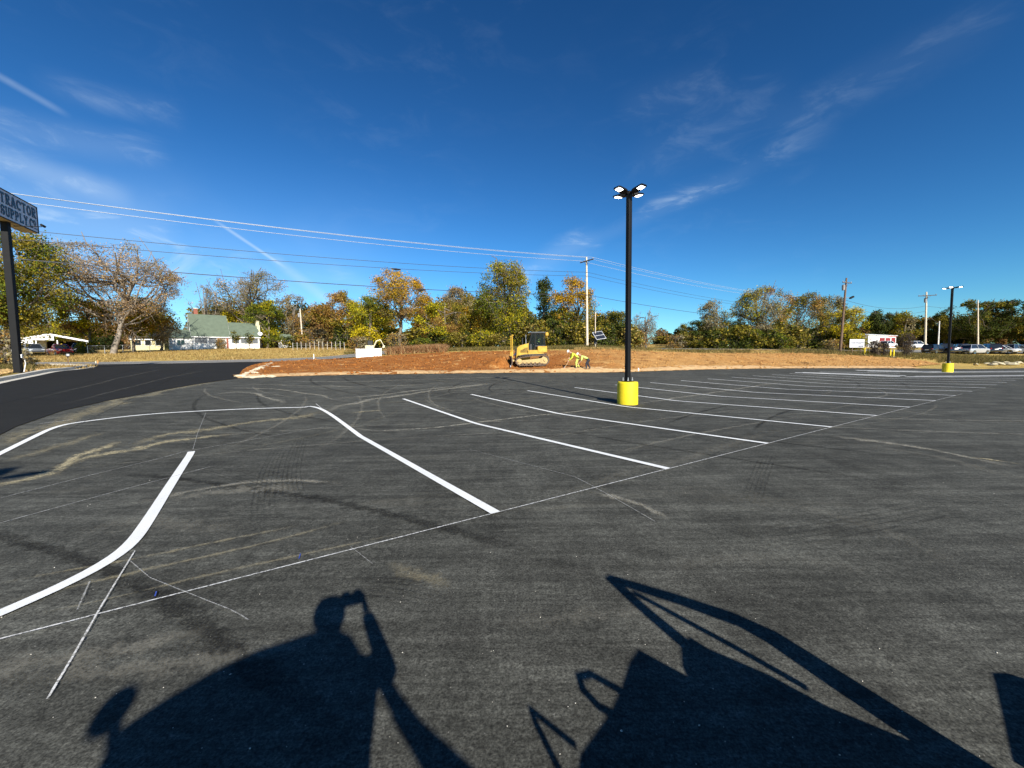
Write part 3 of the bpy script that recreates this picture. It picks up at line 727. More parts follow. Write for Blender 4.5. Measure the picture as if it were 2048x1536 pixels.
def frusta(segs, n):
    """segs: (m,8) p0 p1 r0 r1 -> verts, quads"""
    S = np.asarray(segs, float); p0, p1, r0, r1 = S[:, :3], S[:, 3:6], S[:, 6], S[:, 7]
    t = p1 - p0; t /= np.linalg.norm(t, axis=1)[:, None] + 1e-9
    ref = np.where(np.abs(t[:, 2:3]) < .9, np.array([[0, 0, 1.]]), np.array([[1., 0, 0]]))
    a = np.cross(t, ref); a /= np.linalg.norm(a, axis=1)[:, None]; b = np.cross(a, t)
    ang = np.arange(n) * 2 * PI / n; c, s = np.cos(ang), np.sin(ang)
    ring = a[:, None] * c[None, :, None] + b[:, None] * s[None, :, None]
    V = np.concatenate([p0[:, None] + ring * r0[:, None, None], p1[:, None] + ring * r1[:, None, None]], 1).reshape(-1, 3)
    k = np.arange(n); q = np.column_stack([k, (k + 1) % n, n + (k + 1) % n, n + k])
    F_ = (q[None] + 2 * n * np.arange(len(S))[:, None, None]).reshape(-1, 4)
    return V, F_
def leaf_quads(C, size, rng, flat=.0):
    n = len(C); a = rng.normal(size=(n, 3)); a[:, 2] *= 1 - flat; a /= np.linalg.norm(a, axis=1)[:, None]
    b = rng.normal(size=(n, 3)); b -= (b * a).sum(1)[:, None] * a; b /= np.linalg.norm(b, axis=1)[:, None]
    s = (size * rng.uniform(.55, 1.35, n))[:, None]
    V = np.stack([C - a * s * .5, C - b * s * .33, C + a * s * .5, C + b * s * .33], 1).reshape(-1, 3)
    return V, np.arange(4 * n).reshape(n, 4)
def tree_geom(seed, h, w, style='round', leaves=5000, leaf=.26, pal=('olive',), cb=.28, top=None, trunk=1., limbs=11, twig_r=.014, clump=1., extra=0, stems=1, lean=0.):
    """returns wood (verts, faces) and crown (verts, faces, colours), base at the origin"""
    R = np.random.default_rng(seed); rx = w / 2
    thick, thin, tips, tipid = [], [], [], []
    zc, rz = h * (cb + 1) / 2, h * (1 - cb) / 2
    def env(k=1.):
        for _ in range(60):
            d = R.normal(size=3); d /= np.linalg.norm(d)
            if style == 'cone':
                t = R.random() ** 1.3; a = R.uniform(0, 6.28); q = (1 - t) * rx * R.uniform(.55, 1)
                return np.array([math.cos(a) * q, math.sin(a) * q, h * (cb + (1 - cb) * t)])
            q = R.uniform(.62, 1.) * k; p = np.array([d[0] * rx * q, d[1] * rx * q, zc + d[2] * rz * q])
            if style == 'vase' and p[2] < h * (cb + .25) and math.hypot(p[0], p[1]) > rx * .45: continue
            if style == 'flat' and p[2] < h * .5: continue
            return p
        return np.array([0, 0, h * .8])
    def path(p0, p1, r0, r1, n, bend):
        pts = [p0 + (p1 - p0) * t for t in np.linspace(0, 1, n + 1)]; L = np.linalg.norm(p1 - p0); up = np.array([0, 0, 1.])
        o = R.normal(size=3) * bend * L
        pts = [p + (o * math.sin(PI * i / n) + up * -bend * L * .5 * math.sin(PI * i / n)) + (R.normal(size=3) * bend * L * .12 if 0 < i < n else 0) for i, p in enumerate(pts)]
        rs = np.linspace(r0, r1, n + 1); return pts, rs
    tr0 = (.018 * h + .09) * trunk
    for st in range(stems):
        a = R.uniform(0, 6.28); base = np.array([math.cos(a), math.sin(a), 0]) * (0 if stems == 1 else rx * .16)
        ttop = np.array([R.normal() * rx * .12 + lean * h, R.normal() * rx * .12, h * (.92 if style == 'cone' else R.uniform(.6, .74))]) + base * 1.6
        tp, trs = path(base, ttop, tr0 / (stems ** .5), tr0 * .22, 8, .03)
        for a_, b_, ra, rb in zip(tp, tp[1:], trs, trs[1:]): thick.append((*a_, *b_, ra, rb))
        nl = max(3, limbs // stems)
        for i in range(nl):
            end = env(); f = R.uniform(.30 if cb < .4 else cb * .85, .98)
            if style == 'cone': f = np.clip(end[2] / ttop[2] + .02, .1, .99)
            k = f * 8; j = min(7, int(k)); p0 = tp[j] + (tp[j + 1] - tp[j]) * (k - j)
            if style != 'cone' and p0[2] > end[2] + .1 * h: p0 = tp[3]
            lr = tr0 * R.uniform(.28, .48) * (.45 if style == 'cone' else 1) / (stems ** .4)
            lp, lrs = path(p0, end, lr, lr * .25, 6, .10)
            for a_, b_, ra, rb in zip(lp, lp[1:], lrs, lrs[1:]): thick.append((*a_, *b_, ra, rb))
            ns = 5 + int(R.integers(0, 3))
            for s_ in range(ns):
                f2 = R.uniform(.3, 1); k = f2 * 6; j = min(5, int(k)); q0 = lp[j] + (lp[j + 1] - lp[j]) * (k - j)
                L = (.20 + .18 * R.random()) * min(rx, rz) * (1.25 - .5 * f2) + .25
                dr = R.normal(size=3); dr[2] = dr[2] * .6 + .35; dr /= np.linalg.norm(dr); out = q0 - np.array([0, 0, zc]); out /= np.linalg.norm(out) + 1e-6; dr = dr + .6 * out; dr /= np.linalg.norm(dr)
                q1 = q0 + dr * L * 1.35; sr = lr * .3
                sp, srs = path(q0, q1, sr, sr * .35, 3, .08)
                for a_, b_, ra, rb in zip(sp, sp[1:], srs, srs[1:]): thin.append((*a_, *b_, max(ra, twig_r), max(rb, twig_r * .8)))
                nt = 5 + extra
                for _ in range(nt):
                    f3 = R.uniform(.15, 1) * 3; j = min(2, int(f3)); t0 = sp[j] + (sp[j + 1] - sp[j]) * (f3 - j)
                    d2 = R.normal(size=3) * .9 + dr; d2[2] += .25; d2 /= np.linalg.norm(d2); t1 = t0 + d2 * L * R.uniform(.3, .65)
                    thin.append((*t0, *t1, twig_r, twig_r * .55)); tips += [t1, (t0 + t1) / 2]; tipid += [i + st * 40] * 2
                    if extra:
                        for _ in range(2):
                            d3 = d2 + R.normal(size=3) * .6; t2 = t1 + d3 / np.linalg.norm(d3) * L * .3
                            thin.append((*(t0 * .3 + t1 * .7), *t2, twig_r * .75, twig_r * .45)); tips.append(t2); tipid.append(i + st * 40)
    # fit the grown skeleton to the height and spread asked for
    tips = np.array(tips); tipid = np.array(tipid)
    kx = rx * .93 / max(.2, np.percentile(np.hypot(tips[:, 0] - lean * h * .7, tips[:, 1]), 93)); kz = h * .97 / np.percentile(tips[:, 2], 96)
    K = np.array([kx, kx, kz]); tips = tips * K
    if style != 'cone':                          # pull stray twig ends back so the crown closes into an uneven dome
        def dome(P, wob=True):
            c0 = np.array([lean * h * .6, 0, zc]); dv = (P - c0) / np.array([rx, rx, rz]); q = np.linalg.norm(dv, axis=1); u_ = dv / (q[:, None] + 1e-6)
            lim = .93 + .10 * np.sin(u_[:, 0] * 5.1 + seed) * np.cos(u_[:, 2] * 6.3 + seed * 1.7) + .05 * np.sin(u_[:, 1] * 9 + seed)
            if wob: lim = lim * R.uniform(.86, 1., len(q))
            return np.where((q > lim)[:, None] & (P[:, 2:] > h * cb), c0 + u_ * lim[:, None] * np.array([rx, rx, rz]), P)
    else:
        def dome(P, wob=True): return P
    tips = dome(tips)
    th_ = np.array(thin); th_[:, :3] = dome(th_[:, :3] * K, False); th_[:, 3:6] = dome(th_[:, 3:6] * K, False); thin = th_
    thick = [(*(np.array(q[:3]) * K), *(np.array(q[3:6]) * K), q[6], q[7]) for q in thick]
    Vw, Fw = frusta(thick, 6); V2, F2 = frusta(thin, 3); wood = (np.vstack([Vw, V2]), np.vstack([Fw, F2 + len(Vw)]))
    if not leaves: return wood, None
    idx = R.integers(0, len(tips), leaves)
    C = tips[idx] + R.normal(size=(leaves, 3)) * np.array([1, 1, .8]) * (.16 + .045 * min(rx, rz)) * clump
    C[:, 2] = np.maximum(C[:, 2], .06)
    Vl, Fl = leaf_quads(C, leaf * 1.12, R)
    pals = [np.array(PAL[p]) for p in pal]
    limb_pick = R.integers(0, len(pals), 400); which = limb_pick[tipid[idx]]
    if top:
        hi = C[:, 2] / h + R.normal(size=leaves) * .09 > .66; 
        col_top = np.array(PAL[top])[R.integers(0, len(PAL[top]), leaves)]
    col = np.empty((leaves, 3))
    for k, p in enumerate(pals):
        m = which == k; col[m] = p[R.integers(0, len(p), m.sum())]
    if top: col[hi] = col_top[hi]
    col = np.clip(col * np.array([1.5, 1.46, 1.05]), 0, .6)
    col *= R.uniform(.75, 1.2, (leaves, 1)) * R.uniform(.85, 1.15, (400, 1))[tipid[idx]]
    return wood, (Vl, Fl, np.repeat(col, 4, 0))
def plant_tree(name, label, cat, loc, geom, bark, group=None, rz=0.):
    wood, crown = geom
    t = thing(name, label, cat, loc, rz, group)
    np_mesh('trunk', *wood, bark, t, smooth=True)
    if crown: np_mesh('crown', crown[0], crown[1], LEAF, t, crown[2])
    return t
TREES = [
    # label, name, centre px, width px, top px, Y, options
    ('large dark green and yellow oak behind the tall sign post', 'oak_tree', 12, 250, 452, 47, dict(pal=('olive', 'green', 'yellowgreen', 'olive'), leaves=13000, leaf=.27, cb=.22, limbs=24, clump=1.1)),
    ('green leafy tree beside the open carport', 'leafy_tree', 110, 120, 590, 80, dict(pal=('yellowgreen', 'green', 'olive'), leaves=6000, cb=.12, limbs=14)),
    ('huge spreading tree with sparse pinkish brown leaves on pale limbs', 'spreading_tree', 226, 262, 482, 57, dict(pal=('pink', 'pink', 'brown', 'grey'), leaves=8200, leaf=.20, cb=.30, limbs=34, style='vase', trunk=1.1, extra=3, twig_r=.019, bark='p')),
    ('yellow-leaved tree under the huge spreading tree', 'yellow_tree', 185, 95, 590, 61, dict(pal=('yellowgreen', 'brown', 'yellow'), leaves=4200, cb=.2, limbs=12)),
    ('rusty brown tree in front of the yellow cottage', 'brown_tree', 268, 120, 585, 62, dict(pal=('brown', 'yellowgreen', 'brown', 'rust'), leaves=5200, cb=.2, limbs=14, top='yellowgreen')),
    ('bare brown tree with drooping twigs beside the white wing', 'bare_tree', 322, 82, 612, 66, dict(pal=('brown', 'grey'), leaves=1700, leaf=.17, cb=.2, extra=2, limbs=12)),
    ('thin grey bare tree behind the brick chimney', 'bare_tree', 412, 64, 565, 100, dict(pal=('grey', 'pink'), leaves=1500, leaf=.22, cb=.3, extra=3, limbs=12, style='vase', twig_r=.026)),
    ('tall half-bare tree with dark limbs behind the green roof', 'half_bare_tree', 525, 165, 540, 96, dict(pal=('grey', 'olive', 'pink'), leaves=3600, leaf=.27, cb=.34, extra=3, limbs=18, style='vase', twig_r=.028)),
    ('golden bush-like tree rising over the low roof', 'golden_tree', 468, 92, 620, 95, dict(pal=('yellow', 'yellowgreen', 'yellow'), leaves=4500, leaf=.34, cb=.06, limbs=14)),
    ('bright green leafy tree at the gable end of the white house', 'green_tree', 535, 82, 600, 86, dict(pal=('green', 'yellowgreen', 'green'), leaves=5500, leaf=.3, cb=.08, limbs=14)),
    ('thin brown tree behind the white shed', 'bare_tree', 590, 66, 585, 92, dict(pal=('brown', 'rust', 'grey'), leaves=2200, leaf=.25, cb=.2, extra=2, limbs=12)),
    ('olive tree with a leaning pale trunk near the wire fence', 'leaning_tree', 676, 98, 578, 74, dict(pal=('olive', 'olive', 'brown'), leaves=5200, leaf=.26, cb=.3, limbs=14, bark='p', lean=-.06)),
    ('yellow-green tree left of the orange-topped tree', 'yellow_tree', 738, 98, 590, 67, dict(pal=('yellowgreen', 'yellow', 'green'), leaves=6500, leaf=.25, cb=.08, limbs=16)),
    ('orange-topped tree with grey twiggy lower limbs', 'orange_tree', 797, 122, 538, 65, dict(pal=('orange', 'olive', 'brown'), top='orange', leaves=5200, leaf=.24, cb=.36, limbs=15, extra=2, style='vase', twig_r=.02)),
    ('rusty orange tree behind the woodland edge', 'rust_tree', 852, 80, 588, 84, dict(pal=('rust', 'brown', 'orange'), leaves=5200, leaf=.3, cb=.15, limbs=13)),
    ('twiggy grey-topped tree over the woodland edge', 'half_bare_tree', 915, 76, 568, 82, dict(pal=('grey', 'brown', 'olive'), leaves=3800, leaf=.28, cb=.2, limbs=14, extra=2)),
    ('broad olive tree in the middle of the woodland edge', 'olive_tree', 890, 115, 600, 68, dict(pal=('olive', 'yellowgreen', 'brown'), leaves=7000, leaf=.25, cb=.12, limbs=17)),
    ('small yellow tree touching the tallest green tree', 'yellow_tree', 955, 72, 598, 66, dict(pal=('yellow', 'orange', 'olive'), leaves=4200, leaf=.25, cb=.12, limbs=12)),
    ('tallest olive green tree behind the bulldozer', 'tall_tree', 1007, 118, 513, 62, dict(pal=('olive', 'green', 'olive', 'yellowgreen'), leaves=9500, leaf=.25, cb=.10, limbs=24, extra=1)),
    ('slim grey-green pine beside the tallest tree', 'pine_tree', 1086, 46, 562, 72, dict(pal=('pine', 'dark'), leaves=4200, leaf=.27, cb=.08, style='cone', limbs=30)),
    ('orange and green tree behind the utility pole', 'orange_tree', 1147, 108, 551, 68, dict(pal=('olive', 'olive', 'green', 'orange'), top='orange', leaves=8000, leaf=.25, cb=.1, limbs=20)),
    ('round olive tree behind the solar panel', 'olive_tree', 1228, 74, 620, 64, dict(pal=('olive', 'dark', 'olive'), leaves=6000, leaf=.22, cb=.03, limbs=15)),
    ('grey leafless tree by the gap to the far field', 'bare_tree', 1292, 64, 618, 70, dict(pal=('grey', 'pink'), leaves=700, leaf=.16, cb=.15, extra=3, limbs=12, twig_r=.018)),
    ('low olive tree at the right edge of the field gap', 'olive_tree', 1388, 66, 640, 84, dict(pal=('olive', 'dark'), leaves=4200, leaf=.26, cb=.05, limbs=12)),
    ('dull red-brown tree left of the tall round tree', 'brown_tree', 1432, 78, 596, 82, dict(pal=('rust', 'grey', 'olive'), leaves=4300, leaf=.26, cb=.15, limbs=14, extra=1)),
    ('tall round half-bare tree with forked grey trunk', 'round_tree', 1525, 112, 570, 80, dict(pal=('olive', 'brown', 'yellowgreen', 'grey'), leaves=6200, leaf=.25, cb=.22, limbs=20, extra=2, style='vase')),
    ('grey-brown broad tree right of the tall round tree', 'broad_tree', 1600, 92, 585, 82, dict(pal=('brown', 'olive', 'grey'), leaves=5600, leaf=.26, cb=.12, limbs=16, extra=1)),
    ('grey twiggy tree top behind the leaning brown pole', 'half_bare_tree', 1652, 72, 584, 90, dict(pal=('grey', 'olive'), leaves=3600, leaf=.28, cb=.15, limbs=13, extra=2)),
    ('yellow-leaved tree behind the leaning brown pole', 'yellow_tree', 1685, 92, 614, 80, dict(pal=('yellowgreen', 'yellow', 'olive'), leaves=6500, leaf=.26, cb=.06, limbs=16)),
    ('dark evergreen behind the white workshop', 'evergreen_tree', 1757, 48, 618, 128, dict(pal=('dark', 'pine'), leaves=4200, leaf=.42, cb=.05, limbs=15)),
    ('yellow-olive tree over the workshop roof', 'olive_tree', 1806, 58, 621, 126, dict(pal=('olive', 'yellowgreen', 'grey'), leaves=4200, leaf=.42, cb=.08, limbs=14)),
    ('brownish tree between the pale pole and the workshop', 'brown_tree', 1848, 62, 634, 130, dict(pal=('brown', 'dark', 'olive'), leaves=4200, leaf=.42, cb=.05, limbs=14)),
    ('dark tree behind the short white pole', 'dark_tree', 1884, 52, 628, 124, dict(pal=('dark', 'olive'), leaves=3800, leaf=.42, cb=.1, limbs=12)),
    ('big dark spreading evergreen behind the parked cars', 'evergreen_tree', 1948, 124, 597, 118, dict(pal=('dark', 'dark', 'olive'), leaves=8500, leaf=.4, cb=.14, limbs=24, clump=.8)),
    ('dark evergreen with a broad flat top above the last parked cars', 'evergreen_tree', 2022, 110, 599, 116, dict(pal=('dark', 'dark', 'olive'), leaves=8000, leaf=.4, cb=.14, limbs=22, clump=.8)),
    ('dark evergreen at the far end of the parked cars', 'evergreen_tree', 2085, 90, 606, 112, dict(pal=('dark', 'brown'), leaves=5500, leaf=.4, cb=.1, limbs=16)),
]
for k, (label, name, pc, pw, pt, Y, o) in enumerate(TREES):
    g_ = ground_at(pc, Y); hgt = max(2., ztop(pc, pt, Y) - g_[2])
    o = dict(o); bk = {'p': BARKP, 'd': BARKD}.get(o.pop('bark', ''), BARK)
    o['leaves'] = int(o['leaves'] * 2.3); o['leaf'] = o.get('leaf', .26) * .80
    plant_tree(name, label, 'tree', g_ - [0, 0, .1], tree_geom(100 + k, hgt, pw * px_m(Y), **o), bk)
# shrubs, a few meshes shared by many
SHR = {}
for nm, pal, n_, lf, st in (('dark', ('dark', 'olive'), 2600, .2, 4), ('olive', ('olive', 'dark', 'weed'), 2600, .2, 4), ('green', ('green', 'olive'), 2600, .18, 4), ('brown', ('brown', 'weed', 'grey'), 1500, .17, 5), ('yellow', ('yellowgreen', 'olive'), 2400, .2, 4)):
    geo_ = tree_geom(900 + len(SHR), 2.6, 3.0, leaves=n_, leaf=lf, pal=pal, cb=.0, stems=st, limbs=14, trunk=.5)
    SHR[nm] = (np_mesh('trunk', *geo_[0], BARK).data, np_mesh('crown', geo_[1][0], geo_[1][1], LEAF, None, geo_[1][2]).data)
for o_ in [q for q in COL.objects if q.parent is None and q.name.split('.')[0] in ('trunk', 'crown')]: bpy.data.objects.remove(o_)
SHLAB = {'dark': 'dark green shrub at the foot of the woodland edge', 'olive': 'olive shrub at the foot of the woodland edge', 'green': 'bright green shrub at the foot of the woodland edge', 'brown': 'brown twiggy shrub at the foot of the woodland edge', 'yellow': 'yellow-green shrub at the foot of the woodland edge'}
def shrub(kind, px, Y, pw, ptop, rz, label=None):
    g_ = ground_at(px, Y); h_ = max(.7, ztop(px, ptop, Y) - g_[2]); w_ = pw * px_m(Y)
    t = thing('shrub', label or SHLAB[kind], 'shrub', g_ - [0, 0, .05], rz, None if label else 'shrubs along the woodland edge')
    t.scale = (w_ / 3., w_ / 3., h_ / 2.6)
    for nm, me in zip(('trunk', 'crown'), SHR[kind]):
        c = bpy.data.objects.new(nm, me); COL.objects.link(c); c.parent = t
SHN = {'dark': 'dark green shrub', 'olive': 'olive shrub', 'green': 'bright green shrub', 'brown': 'brown twiggy shrub', 'yellow': 'yellow-green shrub'}
WHERE = {590: 'behind the white shed', 630: 'behind the old wire fence', 700: 'at the foot of the leaning pale trunk', 720: 'behind the cream excavator', 770: 'below the yellow-green tree left of the orange top', 795: 'in front of the orange-topped trunk', 830: 'right of the orange-topped tree trunk',
         880: 'under the broad olive woodland tree', 925: 'at the front of the broad olive woodland tree', 965: 'under the small yellow tree', 1000: 'at the foot of the tallest green tree', 1040: 'behind the bulldozer blade masts', 1070: 'behind the bulldozer cab', 1105: 'behind the bulldozer rear end', 1135: 'below the slim pine and the orange tree',
         1165: 'at the foot of the pale utility pole', 1190: 'behind the solar panel post', 1210: 'behind the tilted solar panel', 1250: 'behind the near light pole', 1275: 'below the grey leafless tree', 1330: 'across the far field gap', 1352: 'at the right edge of the field gap', 1385: 'below the low olive tree at the field gap',
         1425: 'below the dull red-brown tree', 1465: 'between the red-brown tree and the tall round tree', 1500: 'left of the forked grey trunk', 1530: 'at the forked grey trunk', 1560: 'right of the forked grey trunk', 1590: 'below the grey-brown broad tree', 1640: 'below the grey twiggy tree top', 1705: 'behind the notice board', 1665: 'at the foot of the leaning brown pole'}
r = random.Random(7)
for (kind, px, Y, pw, pt) in [('dark', 590, 80, 50, 668), ('brown', 630, 78, 60, 655), ('dark', 700, 74, 60, 650), ('brown', 720, 64, 44, 672), ('dark', 770, 70, 60, 655), ('brown', 795, 60, 42, 665), ('dark', 830, 68, 60, 655),
        ('dark', 880, 66, 60, 662), ('olive', 925, 62, 48, 664), ('yellow', 965, 60, 44, 660), ('olive', 1000, 59, 50, 668), ('dark', 1040, 62, 56, 650), ('olive', 1070, 60, 50, 640), ('olive', 1105, 61, 60, 640), ('dark', 1135, 60, 50, 645),
        ('olive', 1165, 60, 50, 648), ('brown', 1190, 60, 42, 655), ('dark', 1210, 59, 50, 650), ('olive', 1250, 60, 56, 648), ('brown', 1275, 64, 40, 660), ('dark', 1330, 105, 60, 672),
        ('brown', 1352, 78, 36, 668), ('olive', 1385, 78, 56, 664), ('dark', 1425, 78, 60, 655), ('dark', 1465, 78, 60, 650), ('green', 1500, 78, 50, 660), ('dark', 1530, 80, 60, 650), ('green', 1560, 78, 46, 666), ('olive', 1590, 80, 50, 655), ('dark', 1640, 82, 60, 655), ('yellow', 1705, 80, 44, 664), ('brown', 1665, 76, 40, 678)]:
    shrub(kind, px, Y, pw * 1.15, pt, r.uniform(0, 6), SHN[kind] + ' ' + WHERE[px])
shrub('green', 845, 56, 46, 676, .4, 'rounded fresh green bush above the red grass')
shrub('brown', 8, 27, 80, 655, 1.4, 'brown tangled brush left of the sign post')
shrub('brown', 60, 30, 26, 712, .4, 'small dry bush right of the sign post')
shrub('yellow', 175, 60, 40, 682, 1.3, 'yellow-green bush by the corner of the chain-link fence')
# far wood behind everything: one mass
def far_wood(name, label, spans, seed, leaf, cat='wood'):
    R = np.random.default_rng(seed); Cs, Col = [], []
    for (p0, p1, Y, t0, t1, n, pals) in spans:
        for i in range(n):
            px = R.uniform(p0, p1); yy = Y * R.uniform(.95, 1.12); f = (px - p0) / (p1 - p0); g_ = at(px, 700, yy); z0 = Hs([g_[:2]])[0]
            top = ztop(px, t0 + (t1 - t0) * f + R.normal() * 5, yy); hh = max(3, top - z0); rr = hh * R.uniform(.28, .42)
            m = 2200; d = R.normal(size=(m, 3)); d /= np.linalg.norm(d, axis=1)[:, None]; q = R.uniform(.55, 1.02, (m, 1))
            lob = 1 + .25 * np.sin(d[:, :1] * 5 + R.uniform(0, 6)) * np.cos(d[:, 2:] * 4 + R.uniform(0, 6))
            Cs.append(np.column_stack([g_[0] + d[:, 0] * rr * (q * lob)[:, 0], g_[1] + d[:, 1] * rr * (q * lob)[:, 0], z0 + hh * .47 + d[:, 2] * hh * .53 * (q * lob)[:, 0]]))
            p = np.array(PAL[pals[R.integers(0, len(pals))]]); Col.append(p[R.integers(0, len(p), m)] * R.uniform(.7, 1.15))
    C = np.vstack(Cs); V, F_ = leaf_quads(C, leaf, R); o = np_mesh(name, V, F_, LEAF, None, np.repeat(np.vstack(Col), 4, 0)); stuff(o); tag(o, label, cat)
far_wood('far_wood', 'distant autumn wood rising behind the houses and trees', [(-60, 230, 105, 640, 645, 13, ('dark', 'olive', 'brown')), (230, 450, 118, 632, 612, 13, ('dark', 'brown', 'olive')), (440, 660, 112, 606, 612, 13, ('brown', 'olive', 'olive', 'dark')),
    (640, 980, 100, 615, 590, 20, ('olive', 'olive', 'brown', 'dark')), (960, 1240, 95, 605, 640, 16, ('olive', 'dark', 'rust')), (1225, 1420, 170, 652, 666, 14, ('dark', 'dark', 'brown')), (1400, 1720, 135, 645, 650, 14, ('dark', 'olive')), (1700, 1900, 150, 640, 640, 11, ('dark', 'brown', 'olive')), (1880, 2110, 150, 632, 628, 12, ('dark', 'dark', 'olive'))], 31, .62)
far_wood('far_thicket', 'low dark thicket closing the view below the distant wood', [(-80, 260, 96, 676, 672, 34, ('dark', 'olive', 'brown')), (240, 460, 104, 668, 668, 24, ('dark', 'brown', 'olive')), (440, 720, 100, 668, 666, 30, ('brown', 'dark', 'olive')),
    (700, 1270, 84, 668, 668, 46, ('dark', 'olive', 'brown')), (1395, 1720, 100, 672, 672, 34, ('dark', 'olive')), (1690, 2110, 134, 668, 668, 46, ('dark', 'dark', 'brown'))], 32, .55, 'thicket')
# grass tussocks
def tussocks(name, label, n, areas, hgt, pal, seed, blades=7, lean=.5, cat='grass'):
    R = np.random.default_rng(seed); P = []
    tot = sum(a[4] for a in areas)
    for (p0, p1, y0, y1, wt) in areas:
        m = int(n * wt / tot); px = R.uniform(p0, p1, m); Y = R.uniform(y0, y1, m); P += [at(a, 705, b)[:2] for a, b in zip(px, Y)]
    P = np.array(P); P = P[~inside(P, LOT_XY) & ~inside(P, DRIVE_XY)]
    C_, Nn, _ = ribbon_np(HW, 8, 4.); d = np.min(np.linalg.norm(P[:, None] - C_[None], axis=2), 1); P = P[d > 4.6]
    Z = Hs(P); n = len(P); P3 = np.repeat(np.column_stack([P, Z - .03]), blades, 0); m = n * blades
    P3[:, :2] += R.normal(size=(m, 2)) * .14
    h_ = hgt * R.uniform(.5, 1.3, (m, 1)); a = R.uniform(0, 6.28, m); side = np.column_stack([np.cos(a), np.sin(a), np.zeros(m)]) * .022 * (1 + hgt)
    tip = P3 + np.column_stack([R.normal(size=(m, 2)) * lean * h_, h_])
    V = np.stack([P3 - side, P3 + side, tip], 1).reshape(-1, 3); F_ = np.arange(3 * m).reshape(m, 3)
    p = np.array(PAL[pal])[R.integers(0, len(PAL[pal]), m)] * R.uniform(.7, 1.2, (m, 1))
    o = np_mesh(name, V, F_, LEAF, None, np.repeat(p, 3, 0)); stuff(o); tag(o, label, cat)
tussocks('dry_grass', 'short dry golden grass on the verge and lawns', 9000, [(-40, 700, 47, 78, 5), (-60, 260, 27, 48, 1.4), (1250, 1720, 58, 72, 2), (1250, 1380, 80, 130, 1)], .22, 'straw', 41)
tussocks('red_grass', 'reddish dry tall grass behind the white banner', 1500, [(775, 890, 47.5, 54, 1)], .8, 'redgrass', 42, 9, .45)
tussocks('weeds', 'tangled brown and green roadside weeds', 5200, [(1560, 2090, 55, 68, 2), (1880, 2120, 52, 57, .8), (880, 1260, 49, 58, 1.6), (1255, 1500, 52, 60, .5), (690, 780, 49, 58, .5), (-60, 60, 24, 30, .5)], .42, 'weed', 43, 8, .5)
tussocks('crest_straw', 'thin straw standing along the crest of the bank', 900, [(1150, 1300, 47.2, 49, 1.4), (1300, 1700, 51, 57, 1)], .28, 'straw', 44, 6, .5)
# ------------------------------------------------------------------ small-object materials
BLACKP = mat('black_powder_coat', (.006, .0064, .0072), .6, var=.2, spec=.2)
def yellow_mat():
    s = Nodes('yellow_bollard_paint'); c = s.mix(s.rng(s.noise(5, 6, .7), .3, .7), (.66, .50, .006), (.78, .60, .008))
    c = s.mix(s.math('MULTIPLY', s.rng(s.noise(9, 8, .8, s.mapping((1, 1, .35))), .54, .64), .6), c, (.36, .28, .05)); c = s.mix(s.math('MULTIPLY', s.rng(s.noise(30, 5, .8), .66, .72), .7), c, (.25, .23, .18))
    s.color(c); s.b.inputs['Roughness'].default_value = .65; s.bump(s.noise(35, 5, .7), .35, .01); return s.m
YELLOWP = yellow_mat()
GALV = mat('galvanised_steel', (.55, .56, .57), .4, .7, var=.15)
LENS = mat('lit_lamp_lens', (1, .97, .9), .4, emit=9, var=0)
WHITEP = mat('white_painted_wall', (.80, .79, .75), .75, var=.07, scale=1.2)
WOODP = mat('silvery_pole_wood', (.62, .53, .40), .9, var=.22, scale=2, bump=.3, bscale=8, spec=.2)
WOODB = mat('brown_pole_wood', (.15, .10, .07), .9, var=.3, scale=2, spec=.2)
WOODG = mat('grey_crossarm_wood', (.09, .08, .075), .9, var=.3)
WIREL = mat('bare_aluminium_wire', (.33, .36, .40), .5, .0, var=.05)
WIRED = mat('dark_covered_cable', (.03, .035, .045), .6, var=.1)
GLASSD = mat('dark_window_glass', (.015, .018, .02), .08, spec=.8, var=.1)
RUB = mat('tyre_black', (.018, .018, .018), .85, var=.2)
CHROME = mat('bright_metal', (.7, .7, .7), .2, 1., var=.05)

